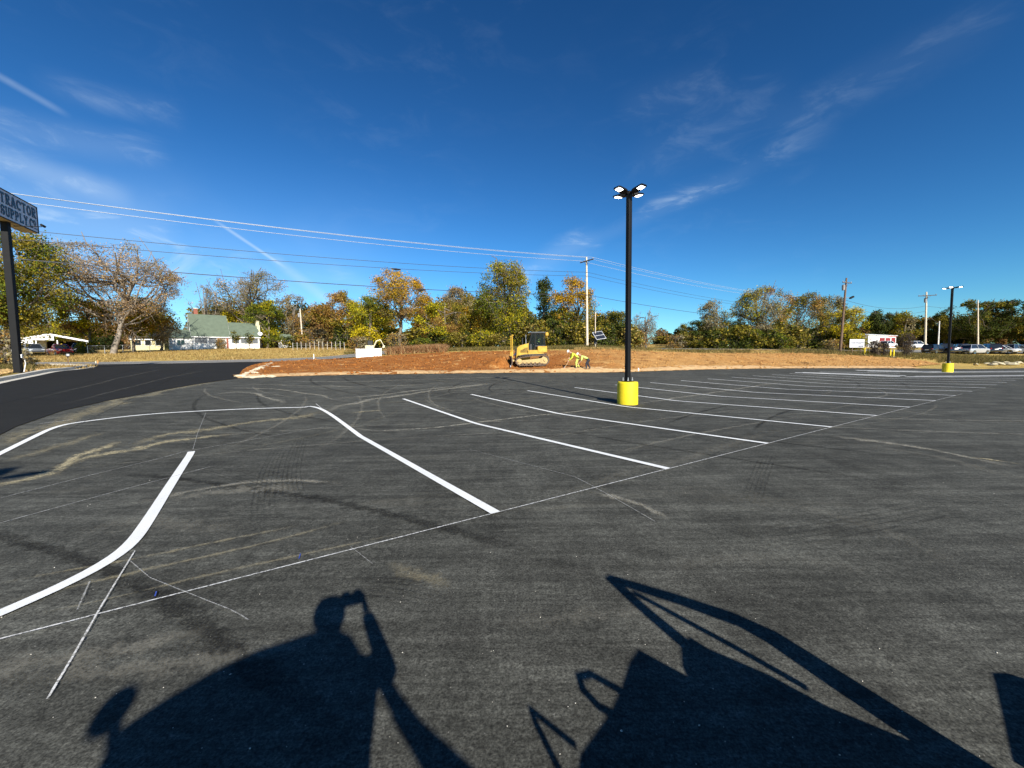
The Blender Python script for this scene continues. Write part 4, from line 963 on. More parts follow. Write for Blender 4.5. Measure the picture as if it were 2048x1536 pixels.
# ------------------------------------------------------------------ lamp standards
def make_lamp(loc, label):
    L = thing('light_pole', label, 'light pole', loc, math.atan2(Ud[1], Ud[0]), 'parking lot light poles')
    m = MB(); m.lathe([(.335, -.15), (.345, .0), (.345, .02), (.342, .70), (.335, .735), (.315, .755), (.0, .757)], 40); m.build('concrete_base', YELLOWP, L, True)
    m = MB(); m.box((0, 0, .775), (.30, .30, .03), bev=.01); bp = m.build('base_plate', BLACKP, L)
    for a in (45, 135, 225, 315):
        m = MB(); c, s = .15 * math.cos(rad(a)), .15 * math.sin(rad(a)); m.lathe([(.014, .74), (.014, .9), (0, .902)], 8, Matrix.Translation((c, s, 0))); m.lathe([(.03, .79), (.03, .825)], 6, Matrix.Translation((c, s, 0))); m.build('anchor_bolt', GALV, bp, True)
    m = MB(); m.prism([(.062, -.075), (.075, -.062), (.075, .062), (.062, .075), (-.062, .075), (-.075, .062), (-.075, -.062), (-.062, -.075)], .785, 6.96, 'z'); m.build('pole', BLACKP, L)
    m = MB(); m.box((0, 0, 6.98), (.13, .13, .12), bev=.02); m.build('pole_cap', BLACKP, L)
    for k in range(4):
        M_ = Matrix.Rotation(k * PI / 2, 4, 'Z') @ Matrix.Translation((0, 0, 6.94)) @ Matrix.Scale(.86, 4) @ Matrix.Rotation(rad(-10), 4, 'Y')
        m = MB(); m.box((.13, 0, 0), (.14, .08, .07), M_)
        m.loft([[(.18, -.10, -.035), (.18, .10, -.035), (.18, .09, .05), (.18, -.09, .05)], [(.32, -.165, -.035), (.32, .165, -.035), (.32, .14, .045), (.32, -.14, .045)], [(.68, -.165, -.035), (.68, .165, -.035), (.68, .14, .02), (.68, -.14, .02)], [(.72, -.13, -.03), (.72, .13, -.03), (.72, .12, .01), (.72, -.12, .01)]], M_)
        for q in range(6): m.box((.24 + q * .03, 0, .058), (.008, .18, .03), M_)
        hd = m.build('lamp_head', BLACKP, L)
        m = MB(); m.box((.555, 0, -.040), (.20, .22, .012), M_, bev=.004); m.build('lens', LENS, hd)
    return L
g_ = G(1255, 807.5); lamp = make_lamp((g_[0], g_[1], H(g_[0], g_[1])), 'lit four-headed black light pole on a round yellow base by the bent stall lines')
g_ = G(1895, 744.5); lamp2 = copy_tree(lamp, None, (g_[0], g_[1], H(g_[0], g_[1])), None, 'black light pole on a yellow base beside the hatched far bays')
g_ = G(-70, 972); q = np.array(g_[:2]) - Dn[:2] / -Dn[2] * 6.9 * 1.; copy_tree(lamp, None, (q[0], q[1], H(*q)), None, 'black light pole behind the striping machine')

# ------------------------------------------------------------------ roadside sign
GL = {  # slab-serif letters: strokes (x0,y0,x1,y1) plus arcs (cx,cy,rx,ry,a0,a1); unit height
    'T': ([(.38, 0, .38, 1), (.06, .9, .70, .9)], []), 'R': ([(.18, 0, .18, 1), (.34, .45, .62, .02)], [(.30, .72, .26, .22, -90, 90), ]), 'A': ([(.12, 0, .36, 1), (.64, 0, .40, 1), (.22, .32, .56, .32)], []),
    'C': ([(.66, .62, .66, .92)], [(.40, .5, .27, .42, 45, 315)]), 'O': ([], [(.38, .5, .27, .42, 0, 360)]), 'S': ([(.60, .68, .60, .95), (.14, .05, .14, .32)], [(.37, .72, .21, .21, 20, 270), (.37, .29, .21, .21, -90, 160)]),
    'U': ([(.16, .35, .16, 1), (.60, .35, .60, 1)], [(.38, .33, .22, .26, 180, 360)]), 'P': ([(.18, 0, .18, 1)], [(.32, .70, .26, .23, -90, 90)]), 'L': ([(.18, 0, .18, 1), (.1, .09, .64, .09), (.62, .0, .62, .35)], []), 'Y': ([(.38, 0, .38, .48), (.10, 1, .38, .46), (.66, 1, .38, .46)], [])}
SERIF = {'T': [(.22, .54, 0), (.06, .06, .8), (.7, .7, .8)], 'R': [(.02, .36, 0), (.02, .30, 1), (.52, .76, 0)], 'A': [(-.02, .26, 0), (.5, .78, 0)], 'U': [(.02, .30, 1), (.48, .74, 1)], 'P': [(.02, .36, 0), (.02, .3, 1)], 'L': [(.04, .34, 1), (.04, .34, 0)], 'Y': [(.24, .52, 0), (.0, .24, 1), (.52, .76, 1)]}
def glyph(ch, th=.195):
    st, arcs = GL[ch]; polys = []
    def seg(a, b):
        a, b = Vector(a), Vector(b); d = (b - a).normalized(); n = Vector((-d.y, d.x)) * th / 2
        polys.append([tuple(a + n), tuple(a - n), tuple(b - n), tuple(b + n)])
    for q in st: seg(q[:2], q[2:])
    for (cx, cy, rx, ry, a0, a1) in arcs:
        n = 14; P = [(cx + rx * math.cos(rad(a0 + (a1 - a0) * i / n)), cy + ry * math.sin(rad(a0 + (a1 - a0) * i / n))) for i in range(n + 1)]
        for a, b in zip(P, P[1:]): seg(a, b)
        if ch in 'RP': seg((.16, cy + ry), (cx, cy + ry)); seg((.16, cy - ry), (cx, cy - ry))
    for (a, b, y) in SERIF.get(ch, []):
        if b > a: polys.append([(a, y - .0 if y == 0 else y - .10), (b, y - .0 if y == 0 else y - .10), (b, y + .10 if y == 0 else y), (a, y + .10 if y == 0 else y)])
    return polys
def letters(text, x0, z0, h, wscale, ypos, depth, material, parent):
    x = x0
    for ch in text:
        if ch == ' ': x += .22 * h * wscale; continue
        m = MB()
        for k, p in enumerate(glyph(ch)): m.prism([(x + a * h * wscale, z0 + b * h) for a, b in p], ypos - .0004 * k, ypos - depth - .0004 * k, 'y')
        m.build('letter', material, parent); x += .80 * h * wscale
    return x
def build_sign():
    b = ground_at(37, 22.5); d = np.array([-.43, .903]); rz = math.atan2(d[1], d[0])
    S = thing('pole_sign', 'white cabinet sign with dark slab letters on a tall black square post', 'sign', b, rz)
    zb = ztop(83, 463, 24.2) - b[2]; zt = ztop(79, 409, 24.2) - b[2]
    m = MB(); m.box((0, 0, zb / 2 - .3), (.29, .29, zb + .6), bev=.015); m.build('post', BLACKP, S)
    t0, t1 = -1.15, 2.2; dy = .34
    m = MB(); m.box(((t0 + t1) / 2, 0, (zb + zt) / 2), (t1 - t0, dy * 2 - .06, zt - zb), bev=.02); cb = m.build('cabinet', mat('tan_cabinet_metal', (.42, .36, .25), .6), S)
    m = MB()
    for y in (-1, 1): m.box(((t0 + t1) / 2, y * (dy - .025), (zb + zt) / 2), (t1 - t0 - .06, .03, zt - zb - .06))
    fc = m.build('sign_face', mat('sign_white_acrylic', (.66, .66, .68), .35, var=.04), cb)
    m = MB(); w = .045
    for y in (-1, 1):
        for (c, s) in ((((t0 + t1) / 2, y * dy, zt - w / 2), (t1 - t0 + .02, .03, w)), (((t0 + t1) / 2, y * dy, zb + w / 2), (t1 - t0 + .02, .03, w)), ((t0 + w / 2, y * dy, (zb + zt) / 2), (w, .03, zt - zb - 2 * w)), ((t1 - w / 2, y * dy, (zb + zt) / 2), (w, .03, zt - zb - 2 * w))): m.box(c, s)
    m.build('retainer_frame', BLACKP, cb)
    hh = zt - zb; NAVY = mat('navy_letter', (.006, .012, .030), .4)
    L0 = t0 + .16; lh = hh * .36; ws = (t1 - t0 - .28) / (7 * .8 * lh)
    letters('TRACTOR', L0, zb + hh * .53, lh, ws, -dy + .008, .012, NAVY, fc)
    lh2 = hh * .34; ws2 = (t1 - t0 - .30) / ((6 * .8 + .22 + 1.45) * lh2)
    x = letters('SUPPLY C', L0, zb + hh * .11, lh2, ws2, -dy + .008, .012, NAVY, fc)
    letters('O', x, zb + hh * .11 + lh2 * .38, lh2 * .62, ws2, -dy + .008, .012, NAVY, fc)
    m = MB(); m.box((x + .18, -dy + .002, zb + hh * .14), (.26, .012, .05)); m.build('letter', NAVY, fc)
    for t in (.25,):
        m = MB(); m.tube([(t, -.2, zb - .12), (t, -1.30, zb - .03)], .022, 8); ar = m.build('lamp_arm', BLACKP, S)
        m = MB(); m.box((0, 0, 0), (.30, .14, .12), Matrix.Translation((t, -1.36, zb + .03)) @ Matrix.Rotation(rad(35), 4, 'X'), bev=.02); m.build('flood_lamp', BLACKP, ar)
    m = MB(); m.tube([(-.05, -.22, .78), (.10, -.23, .7), (.16, -.23, .45), (.02, -.23, .1), (-.04, -.23, -.02)], .022, 8); m.build('conduit', mat('white_conduit', (.75, .75, .72), .5), S)
    m = MB(); m.box((-.06, -.215, .86), (.13, .05, .2), bev=.01); m.build('junction_box', mat('white_conduit', (.75, .75, .72), .5), S)
build_sign()

# ------------------------------------------------------------------ utility poles and wires
def util_pole(px, Y, ptop, label, wood, arms=(), r=.15, dxtop=0., group='utility poles', extras=(), name='utility_pole'):
    b = ground_at(px, Y); T = at(px + dxtop, ptop, Y); t = thing(name, label, 'utility pole', b, 0, group)
    h = T - b; m = MB(); m.tube([(0, 0, -.4), tuple(h * .5), tuple(h)], [r * 1.25, r, r * .72], 12); m.build('pole', wood, t, True)
    for (drop, vec, L) in arms:
        v = Vector(vec).normalized(); c = Vector(h) * (1 - drop / h[2]) + Vector((0, -r - .03, 0)); M_ = Matrix.Translation(c) @ Vector((1, 0, 0)).rotation_difference(v).to_matrix().to_4x4()
        m = MB(); m.box((0, 0, 0), (L, .10, .13), M_); a = m.build('crossarm', WOODG, t)
        for s in (-.46, -.2, .46):
            m = MB(); m.lathe([(.02, .06), (.055, .1), (.04, .14), (.055, .18), (.02, .24)], 8, Matrix.Translation(c + v * L * s)); m.build('insulator', mat('grey_porcelain', (.35, .35, .36), .3), a, True)
        for s in (-1, 1):
            m = MB(); m.tube([c + v * L * .22 * s, c - Vector((0, 0, .55))], .018, 6); m.build('arm_brace', WOODG, a)
    for (kind, dz, off) in extras:
        c = Vector(h) * (1 - dz / h[2]) + Vector(off)
        if kind == 'can': m = MB(); m.lathe([(.0, -.42), (.2, -.4), (.22, 0), (.22, .38), (.12, .45), (0, .46)], 14, Matrix.Translation(c)); m.build('transformer', mat('transformer_grey', (.22, .23, .24), .5), t, True)
        if kind == 'lamp':
            m = MB(); m.tube([Vector(h) * (1 - dz / h[2]), c], .03, 6); a = m.build('lamp_arm', GALV, t)
            m = MB(); m.box((0, 0, 0), (.62, .4, .25), Matrix.Translation(c) @ Matrix.Rotation(rad(-28), 4, 'Y'), bev=.05); m.build('lamp_head', BLACKP, a)
    return t, b, T
VX = (-Vd[0], -Vd[1], 0)
pA, bA, tA = util_pole(1174.5, 55, 514, 'pale wooden utility pole with a black crossarm above the solar panel', WOODP, [(.55, (VX[0], VX[1], .0), 2.5)], .145, -1.5)
pB, bB, tB = util_pole(1680, 64, 556, 'leaning brown utility pole with crossarm and flood lamp', WOODB, [(.75, (1, .45, 0), 2.4)], .16, 13, extras=(('can', 1.5, (-.42, -.1, 0)), ('lamp', 3.0, (.75, -.4, -.05))))
pC, bC, tC = util_pole(1850, 78, 584, 'pale utility pole with two skewed crossarms by the parked cars', WOODP, [(.7, (1, -.5, 0), 2.6), (1.1, (.8, .8, 0), 2.6)], .16, 3, extras=(('can', 1.6, (-.35, -.2, 0)),))
pD, bD, tD = util_pole(1956, 105, 600, 'slim pale utility pole rising behind the silver car', WOODP, [], .15, 0)
pE, bE, tE = util_pole(1876, 98, 642, 'short white pole between the parked cars and the workshop', mat('white_painted_pole', (.75, .74, .7), .7), [], .12, 3)
pF, bF, tF = util_pole(606, 86, 617, 'slim pale service pole beside the white shed', WOODP, [], .13, -6, extras=(('can', 1.4, (-.3, -.1, 0)),))
bL = np.array([-48., 17., H(-48, 17)]); pL = thing('utility_pole', 'pale wooden utility pole by the road beyond the tall sign', 'utility pole', bL, 0, 'utility poles')
m = MB(); m.tube([(0, 0, -.4), (0, 0, 11.6)], [.19, .11], 12); m.build('pole', WOODP, pL, True)
m = MB(); m.box((0, 0, 11.0), (.1, 2.5, .13), Matrix.Rotation(rad(33), 4, 'Z')); m.build('crossarm', WOODG, pL)
def wire(a, b, sag, r, material, label, cat='wire', group='overhead wires'):
    a, b = np.asarray(a, float), np.asarray(b, float); n = 28
    P = [a + (b - a) * t - np.array([0, 0, 4 * sag * t * (1 - t)]) for t in np.linspace(0, 1, n)]
    m = MB(); m.tube(P, r, 5); o = m.build('overhead_wire', material, None, True); tag(o, label, cat, group); return P
armv = np.array([VX[0], VX[1], 0.]); cA = np.array([tA[0], tA[1], 0.])
nextp = np.array([tA[0] + Ud[0] * 70, tA[1] + Ud[1] * 70, 0.])
lines = [(armv * 1.15, 14.5, 12.35, WIREL, 14.0, .021), (armv * -.2, 14.75, 12.75, WIREL, 14.2, .017), (armv * -1.15, 14.5, 12.55, WIREL, 14.0, .021), (armv * .15, 12.75, 10.25, WIRED, 11.6, .02), (armv * .16, 12.25, 9.55, WIRED, 11.2, .02), (armv * .17, 9.75, 8.75, WIRED, 9.0, .032)]
WL = ['bright power wire on the outer end of the crossarm', 'bright power wire on the pole top', 'bright power wire on the inner end of the crossarm', 'upper dark cable below the crossarm', 'dark cable just under the upper dark cable', 'thick lowest dark cable of the pole line']
for (off, zA, zL, m_, zR, rr), lb in zip(lines, WL):
    A = cA + off + [0, 0, zA]; Lp = np.array([-48, 17, 0]) + off + [0, 0, zL]; P = wire(A, Lp, .9, rr, m_, lb + ', span over the drive')
    wire(A, nextp + off + [0, 0, zR], .9, rr * .9, m_, lb + ', span toward the right-hand trees')
    if lb.startswith('dark cable') or lb.startswith('thick'):
        i = 14 if lb.startswith('dark') else 13
        q = np.array(P[10 if lb.startswith('dark') else 9]); m = MB(); m.tube([q - np.append(Ud, 0) * .45 - [0, 0, .05], q + [0, 0, -.06], q + np.append(Ud, 0) * .45 - [0, 0, .05]], [.05, .11, .05], 8)
        tag(m.build('splice_case', mat('black_splice', (.01, .01, .012), .5), None, True), 'black splice case hanging on the ' + ('thick lowest cable' if lb.startswith('thick') else 'dark cable above the house'), 'splice case')
for dz in (5.6, 6.6):
    wire(tB + [0, 0, -dz + 2.2], tC + [0, 0, -dz + 3.0], .9, .022, WIRED, 'dark cable slung from the leaning brown pole to the pale pole', group='cables between roadside poles')
wire(tC + [0, 0, -2.6], tD + [0, 0, -.6], .8, .022, WIRED, 'dark cable from the skewed-crossarm pole to the slim pole')

# ------------------------------------------------------------------ roadside bits
def solar():
    b = ground_at(1190.5, 50); t = thing('solar_panel', 'tilted solar panel on a thin pale post at the bank crest', 'solar panel', b)
    zt = ztop(1188, 624, 50) - b[2]
    m = MB(); m.tube([(0, 0, -.3), (0, 0, zt)], .055, 10); m.build('post', mat('post_pale_metal', (.55, .48, .38), .6), t, True)
    zc = ztop(1197, 671, 50) - b[2]
    M_ = Matrix.Translation((.45, -.16, zc)) @ Matrix.Rotation(rad(28), 4, 'Z') @ Matrix.Rotation(rad(47), 4, 'X') @ Matrix.Rotation(rad(-12), 4, 'Y')
    m = MB(); m.box((0, 0, 0), (1.36, 1.30, .04), M_); f = m.build('panel_frame', mat('panel_aluminium', (.55, .57, .58), .4, .3), t)
    for k in (-1, 1):
        m = MB(); m.box((0, k * .31, .024), (1.22, .54, .012), M_); m.build('solar_cells', mat('solar_cells', (.018, .022, .032), .25, spec=.6), f)
    m = MB(); m.box((0, -.02, zc - .75), (.34, .24, .55), bev=.02); m.build('control_box', mat('dark_control_box', (.03, .03, .03), .5), t)
solar()
def banner():
    a, b = ground_at(712, 43.6), ground_at(763, 44); t = thing('white_banner', 'plain white banner sheet stretched between two stakes', 'banner', a); d = b - a
    top = ztop(735, 697.5, 43.8) - a[2]; top2 = ztop(762, 696.5, 44) - a[2]
    m = MB(); n, k = 14, 7; V = []
    for i in range(n + 1):
        for j in range(k + 1):
            f, g2 = i / n, j / k; z = (top + (top2 - top) * f) * g2 - .03 * math.sin(PI * f) * g2 + .06 * (1 - g2)
            V.append((d[0] * f, d[1] * f + .05 * math.sin(f * 7 + g2 * 3) * math.sin(PI * f), z + d[2] * f * (1 - g2)))
    m.add(V, [(i * (k + 1) + j, (i + 1) * (k + 1) + j, (i + 1) * (k + 1) + j + 1, i * (k + 1) + j + 1) for i in range(n) for j in range(k)])
    o = m.build('sheet', mat('white_cloth', (.86, .86, .85), .8, var=.04), t, 'all'); so = o.modifiers.new('thick', 'SOLIDIFY'); so.thickness = .012
    for f in (0, 1):
        m = MB(); m.tube([(d[0] * f, d[1] * f + .04, -.3), (d[0] * f, d[1] * f + .04, top + .1)], .025, 6); m.build('stake', WOODP, t)
banner()
def mailbox():
    b = ground_at(137, 33); t = thing('mailbox', 'black mailbox on a thin post beside the concrete kerb', 'mailbox', b, rad(50)); zt = ztop(133, 713, 33) - b[2]
    m = MB(); m.box((0, 0, zt / 2 - .15), (.06, .06, zt + .3)); m.build('post', WOODB, t)
    pr = [(-.11, 0), (.11, 0), (.11, .15)] + [(.11 * math.cos(rad(a)), .15 + .11 * math.sin(rad(a))) for a in range(20, 180, 20)] + [(-.11, .15)]
    m = MB(); m.prism(pr, -.3, .3, 'y', Matrix.Translation((0, 0, zt))); m.build('box', mat('black_mailbox', (.015, .015, .018), .35), t)
    m = MB(); m.box((0, -.305, zt + .12), (.16, .012, .16)); m.build('door', mat('mailbox_label', (.5, .5, .52), .5), t)
mailbox()
def stake(px, Y, ptop, label, material, r=.022):
    b = ground_at(px, Y); h = max(.25, ztop(px, ptop, Y) - b[2]); m = MB(); m.box((0, 0, h / 2 - .1), (r * 2, r, h + .2)); o = m.build('survey_stake', material); o.location = b.tolist(); tag(o, label, 'stake')
STK = mat('raw_lath', (.7, .6, .42), .9)
stake(628, 46, 708, 'white survey stake standing on the bank by the white banner', mat('white_stake', (.8, .8, .78), .7), .035)
stake(1277, 32.3, 736, 'short pale stake at the asphalt edge beside the near light pole', mat('white_stake', (.8, .8, .78), .7), .04)
stake(196, 38, 721, 'orange-topped lath stake behind the kerb', mat('orange_lath', (.6, .28, .08), .8), .04)
stake(192, 38.6, 722, 'plain lath stake behind the kerb', STK, .035)
def rail_fence():
    P = [(176, 57), (210, 57.5), (246, 60), (300, 64), (345, 68), (384, 71)]; B = [ground_at(*q) for q in P]
    t = thing('chain_link_fence', 'low galvanised chain-link fence with a pale top rail before the big tree', 'fence', B[0]); B = [b - B[0] for b in B]; hh = 1.15
    for b in B: m = MB(); m.tube([b - [0, 0, .2], b + [0, 0, hh + .03]], .042, 8); m.build('post', GALV, t, True)
    m = MB(); m.tube([b + [0, 0, hh] for b in B], .032, 6); m.build('top_rail', GALV, t, True)
    m = MB()
    for a, b in zip(B, B[1:]):
        L = np.linalg.norm(b - a); n = int(L / .16)
        for i in range(-7, n):
            for s in (0, 1):
                f0, f1 = i / n, (i + 7) / n
                z0, z1 = (0.03, hh) if s == 0 else (hh, .03)
                c0, c1 = max(0, f0), min(1, f1); za = z0 + (z1 - z0) * (c0 - f0) / (f1 - f0); zb = z0 + (z1 - z0) * (c1 - f0) / (f1 - f0)
                m.tube([a + (b - a) * c0 + [0, 0, za], a + (b - a) * c1 + [0, 0, zb]], .0035, 3, None, False)
    stuff(m.build('wire_mesh', GALV, t, fix=False))
rail_fence()
def wire_fence():
    P = [(586 + i * 8.6, 70 - i * .25) for i in range(13)]; B = [ground_at(*q) for q in P]; t = thing('wire_fence', 'old wire fence on thin grey posts beside the slim service pole', 'fence', B[0]); B = [b - B[0] for b in B]; r = random.Random(3)
    for b in B: h = r.uniform(1.1, 1.5); m = MB(); m.tube([b - [0, 0, .2], b + [r.uniform(-.05, .05), 0, h]], .045, 6); m.build('post', mat('weathered_post', (.42, .39, .34), .9), t)
    for z in (.35, .7, 1.02): m = MB(); m.tube([b + [0, 0, z] for b in B], .008, 4); m.build('strand', GALV, t)
wire_fence()
# yellow bollards
def bollard(px, Y, label):
    b = ground_at(px, Y); t = thing('bollard', label, 'bollard', b, 0, 'yellow bollards'); m = MB(); m.lathe([(.09, -.2), (.09, .88), (.08, .94), (.045, .975), (0, .985)], 16); m.build('post', YELLOWP, t, True)
    m = MB(); m.lathe([(.16, -.05), (.16, .04), (.09, .06)], 16); m.build('footing', CONC, t, True)
for px, Y in ((1729, 57), (1735.5, 57.3)): bollard(px, Y, 'yellow bollard of the pair beside the roadside board')
for px, Y in ((1780.5, 56.5), (1787, 56.7)): bollard(px, Y, 'yellow bollard of the pair beside the round bare shrub')
def bare_shrub(px, Y, pw, ptop, label, seed, n):
    b = ground_at(px, Y); h = ztop(px, ptop, Y) - b[2]; plant_tree('bare_shrub', label, 'shrub', b, tree_geom(seed, h, pw * px_m(Y), leaves=n, leaf=.10, pal=('brown', 'grey'), cb=.05, stems=6, limbs=24, extra=3, trunk=.35, twig_r=.012), BARKD)
bare_shrub(1811, 58, 36, 663, 'round bare shrub with upright dark twigs', 700, 500)
bare_shrub(1749, 56.5, 24, 680, 'small bare bush left of centre between the yellow bollards', 701, 160)
bare_shrub(1768, 56.8, 20, 684, 'small bare bush between the yellow bollards and the workshop', 702, 140)
# rocks and broken concrete
def rock_mesh(seed, sx, sy, sz):
    r = random.Random(seed); bm = bmesh.new(); bmesh.ops.create_icosphere(bm, subdivisions=2, radius=1)
    for v in bm.verts:
        k = 1 + .35 * mnoise.noise((v.co.x * 1.4 + seed, v.co.y * 1.4, v.co.z * 1.4)); v.co = Vector((round(v.co.x * 1.6) / 1.6 * .35 + v.co.x * .65, v.co.y, v.co.z * .9)) * k; v.co.x *= sx; v.co.y *= sy; v.co.z *= sz
    me = bpy.data.meshes.new('rock'); bm.to_mesh(me); bm.free(); return me
STONE = mat('pale_limestone', (.55, .47, .33), .95, var=.3, scale=3, bump=.5, bscale=10, spec=.15)
r = random.Random(12)
for k, (px, py) in enumerate([(476, 754.5), (484, 750.5), (492, 747.5), (499, 744), (506, 742), (511, 739.5), (517, 737), (524, 734), (531, 731), (538, 728), (489, 756), (503, 748), (547, 735), (500, 756.5), (515, 755.5), (535, 754.8)]):
    g_ = G(px, py); me = rock_mesh(k, r.uniform(.22, .5), r.uniform(.18, .32), r.uniform(.08, .15)); me.materials.append(STONE); o = bpy.data.objects.new('broken_stone', me); COL.objects.link(o)
    o.location = (g_[0] + .15, g_[1] + .1, H(g_[0], g_[1]) + .04); o.rotation_euler = (0, 0, r.uniform(0, 3)); tag(o, 'pale broken stone edging the corner of drive and bank', 'stone', 'broken stones at the drive corner')
for k, (px, py, s) in enumerate([(1985, 731, 1.0), (1998, 728, 1.2), (2010, 732, .9), (2022, 729, 1.1), (2033, 731, 1.), (1975, 733, .6), (1952, 732, .6), (2004, 734, .6), (2041, 733, .6)]):
    Y = 50 + (k % 3) * .8; g_ = ground_at(px, Y); me = rock_mesh(40 + k, .6 * s, .4 * s, .2 * s); me.materials.append(mat('cream_slab', (.48, .42, .28), .95, var=.25, scale=3, spec=.15)); o = bpy.data.objects.new('stone_slab', me); COL.objects.link(o)
    o.location = (g_ + [0, 0, .12 * s]).tolist(); o.rotation_euler = (r.uniform(-.3, .3), r.uniform(-.3, .3), r.uniform(0, 3)); tag(o, 'cream stone slab in the rubble pile past the far light pole', 'stone', 'rubble pile stones')
LEFTP = np.array([ground_at(*q)[:2] for q in ((-80, 21), (-10, 20.3), (40, 23.2), (95, 27), (70, 26), (10, 24.5), (-80, 24))])
clods('rubble_bed', 900, LEFTP, .05, .22, mat('ochre_rubble', (.42, .28, .12), .95, var=.35, scale=4, spec=.1), 9, 'ochre rubble and straw heaped at the sign post foot', zf=Hs)
# ------------------------------------------------------------------ buildings
ROOFG = mat('green_shingle_roof', (.115, .145, .105), .9, var=.14, scale=1.5, bump=.4, bscale=6, spec=.2)
TRIM = mat('white_trim', (.82, .82, .79), .6, var=.04)
SCREEN = mat('porch_screen', (.10, .11, .12), .5, var=.3, scale=2)
BRICK = mat('red_brick', (.26, .09, .06), .9, var=.3, scale=8)
def window(m_parent, x0, x1, z0, z1, y, glass=None, frame=True, mull=0):
    m = MB(); m.box(((x0 + x1) / 2, y - .012, (z0 + z1) / 2), (x1 - x0, .03, z1 - z0)); w = m.build('window', glass or GLASSD, m_parent)
    if frame:
        f = .07; m = MB()
        for c, s in ((((x0 + x1) / 2, y - .03, z1 + f / 2), (x1 - x0 + 2 * f, .07, f)), (((x0 + x1) / 2, y - .04, z0 - f / 2), (x1 - x0 + 2 * f, .10, f)), ((x0 - f / 2, y - .03, (z0 + z1) / 2), (f, .07, z1 - z0)), ((x1 + f / 2, y - .03, (z0 + z1) / 2), (f, .07, z1 - z0))): m.box(c, s)
        for i in range(mull): m.box((x0 + (x1 - x0) * (i + 1) / (mull + 1), y - .035, (z0 + z1) / 2), (.05, .05, z1 - z0))
        m.build('frame', TRIM, w)
    return w
def gable(x0, x1, d, ze, zr, over, parent, wallm, roofm, shed_front=0.):
    m = MB(); m.prism([(0, -.4), (d, -.4), (d, ze), (d / 2, zr - .12), (0, ze)], x0, x1, 'x'); w = m.build('wall', wallm, parent)
    m = MB(); t = .10; k = (zr - ze) / (d / 2)
    m.prism([(-over, ze - over * k + .02), (d / 2, zr + .02), (d + over, ze - over * k + .02), (d + over, ze - over * k + .02 + t), (d / 2, zr + .02 + t * 1.3), (-over, ze - over * k + .02 + t)], x0 - over * .7, x1 + over * .7, 'x'); rf = m.build('roof', roofm, parent)
    m = MB()
    for s in (0, 1):
        x = (x0 - over * .7 - .012) if s == 0 else (x1 + over * .7 - .01)
        m.prism([(-over, ze - over * k - .09), (d / 2, zr - .09), (d / 2, zr + .09), (-over, ze - over * k + .09)], x, x + .03, 'x'); m.prism([(d / 2, zr - .09), (d + over, ze - over * k - .09), (d + over, ze - over * k + .09), (d / 2, zr + .09)], x, x + .03, 'x')
    m.box(((x0 + x1) / 2, -over - .01, ze - over * k + .01), (x1 - x0 + over, .03, .16)); m.build('fascia', TRIM, rf)
    return w, rf
def white_house():
    b = ground_at(461, 79); t = thing('white_house', 'white farmhouse with green shingled roofs and a screened porch', 'house', b, rad(42))
    gable(-5.75, -.15, 8, 2.45, 6.55, .3, t, WHITEP, ROOFG)
    gable(-.1, 4.9, 6.6, 2.45, 5.2, .3, t, WHITEP, ROOFG)
    m = MB(); m.prism([(.6, -.4), (5.6, -.4), (5.6, 3.6), (.6, 2.0)], -8.9, -5.78, 'x'); wing = m.build('wing_wall', WHITEP, t)
    m = MB(); m.prism([(.3, 1.95), (5.6, 3.65), (5.6, 3.77), (.3, 2.07)], -9.1, -5.78, 'x'); m.build('wing_roof', ROOFG, t)
    window(wing, -7.9, -6.9, .7, 1.55, .6, None, True, 1)
    for x0, x1 in ((-5.4, -3.6), (-3.3, -2.1), (.25, 1.5), (1.75, 3.2), (3.45, 4.65)): window(t, x0, x1, 1.05, 2.12, 0, SCREEN, True, 0)
    m = MB(); m.box((-1.2, -.02, 1.05), (.95, .06, 2.1)); dr = m.build('door', mat('cream_door', (.6, .58, .5), .6), t); m = MB(); m.box((-.85, -.07, 1.0), (.06, .06, .06)); m.build('handle', BLACKP, dr)
    for x in (-1.85, -.45): m = MB(); m.box((x, -.11, 1.1), (.3, .14, 2.3)); m.build('porch_pillar', BRICK, t)
    m = MB(); m.box((-4.7, 4.4, 6.9), (.6, .6, 1.7)); ch = m.build('chimney', BRICK, t); m = MB(); m.box((-4.7, 4.4, 7.8), (.75, .75, .14)); m.build('chimney_cap', CONC, ch)
    m = MB(); m.box((5.2, 2.6, 2.3), (.5, 1.5, 5.2)); m.box((5.15, 3.0, 5.2), (.6, 1.0, 1.3)); m.build('stone_chimney', mat('cream_stone', (.55, .5, .33), .9, var=.25, scale=4), t)
    m = MB(); m.lathe([(.0, 0), (.2, .02), (.38, .09), (.40, .10), (.2, .04), (0, .02)], 16, Matrix.Translation((5.0, -.35, 3.0)) @ Matrix.Rotation(rad(70), 4, 'X')); m.tube([(5.0, -.3, 3.0), (5.0, 0, 2.7)], .03, 6); m.build('satellite_dish', TRIM, t, True)
    for k, (x, y, s) in enumerate(((-6.6, -.6, .75), (-4.4, -.8, .8), (-2.9, -.8, .85), (-.2, -.9, .7), (.9, -1., .6))):
        pass
white_house()
for k, (px, Y, pw, pt, kd, lb) in enumerate(((404, 78.5, 26, 682, 'dark', 'clipped dark shrub under the porch screens'), (425, 78, 20, 683, 'brown', 'reddish shrub beside the porch pillars'), (443, 77.5, 20, 676, 'brown', 'tall brown vine bush against the porch door'))): shrub(kd, px, Y, pw, pt, k * 1.3, lb)
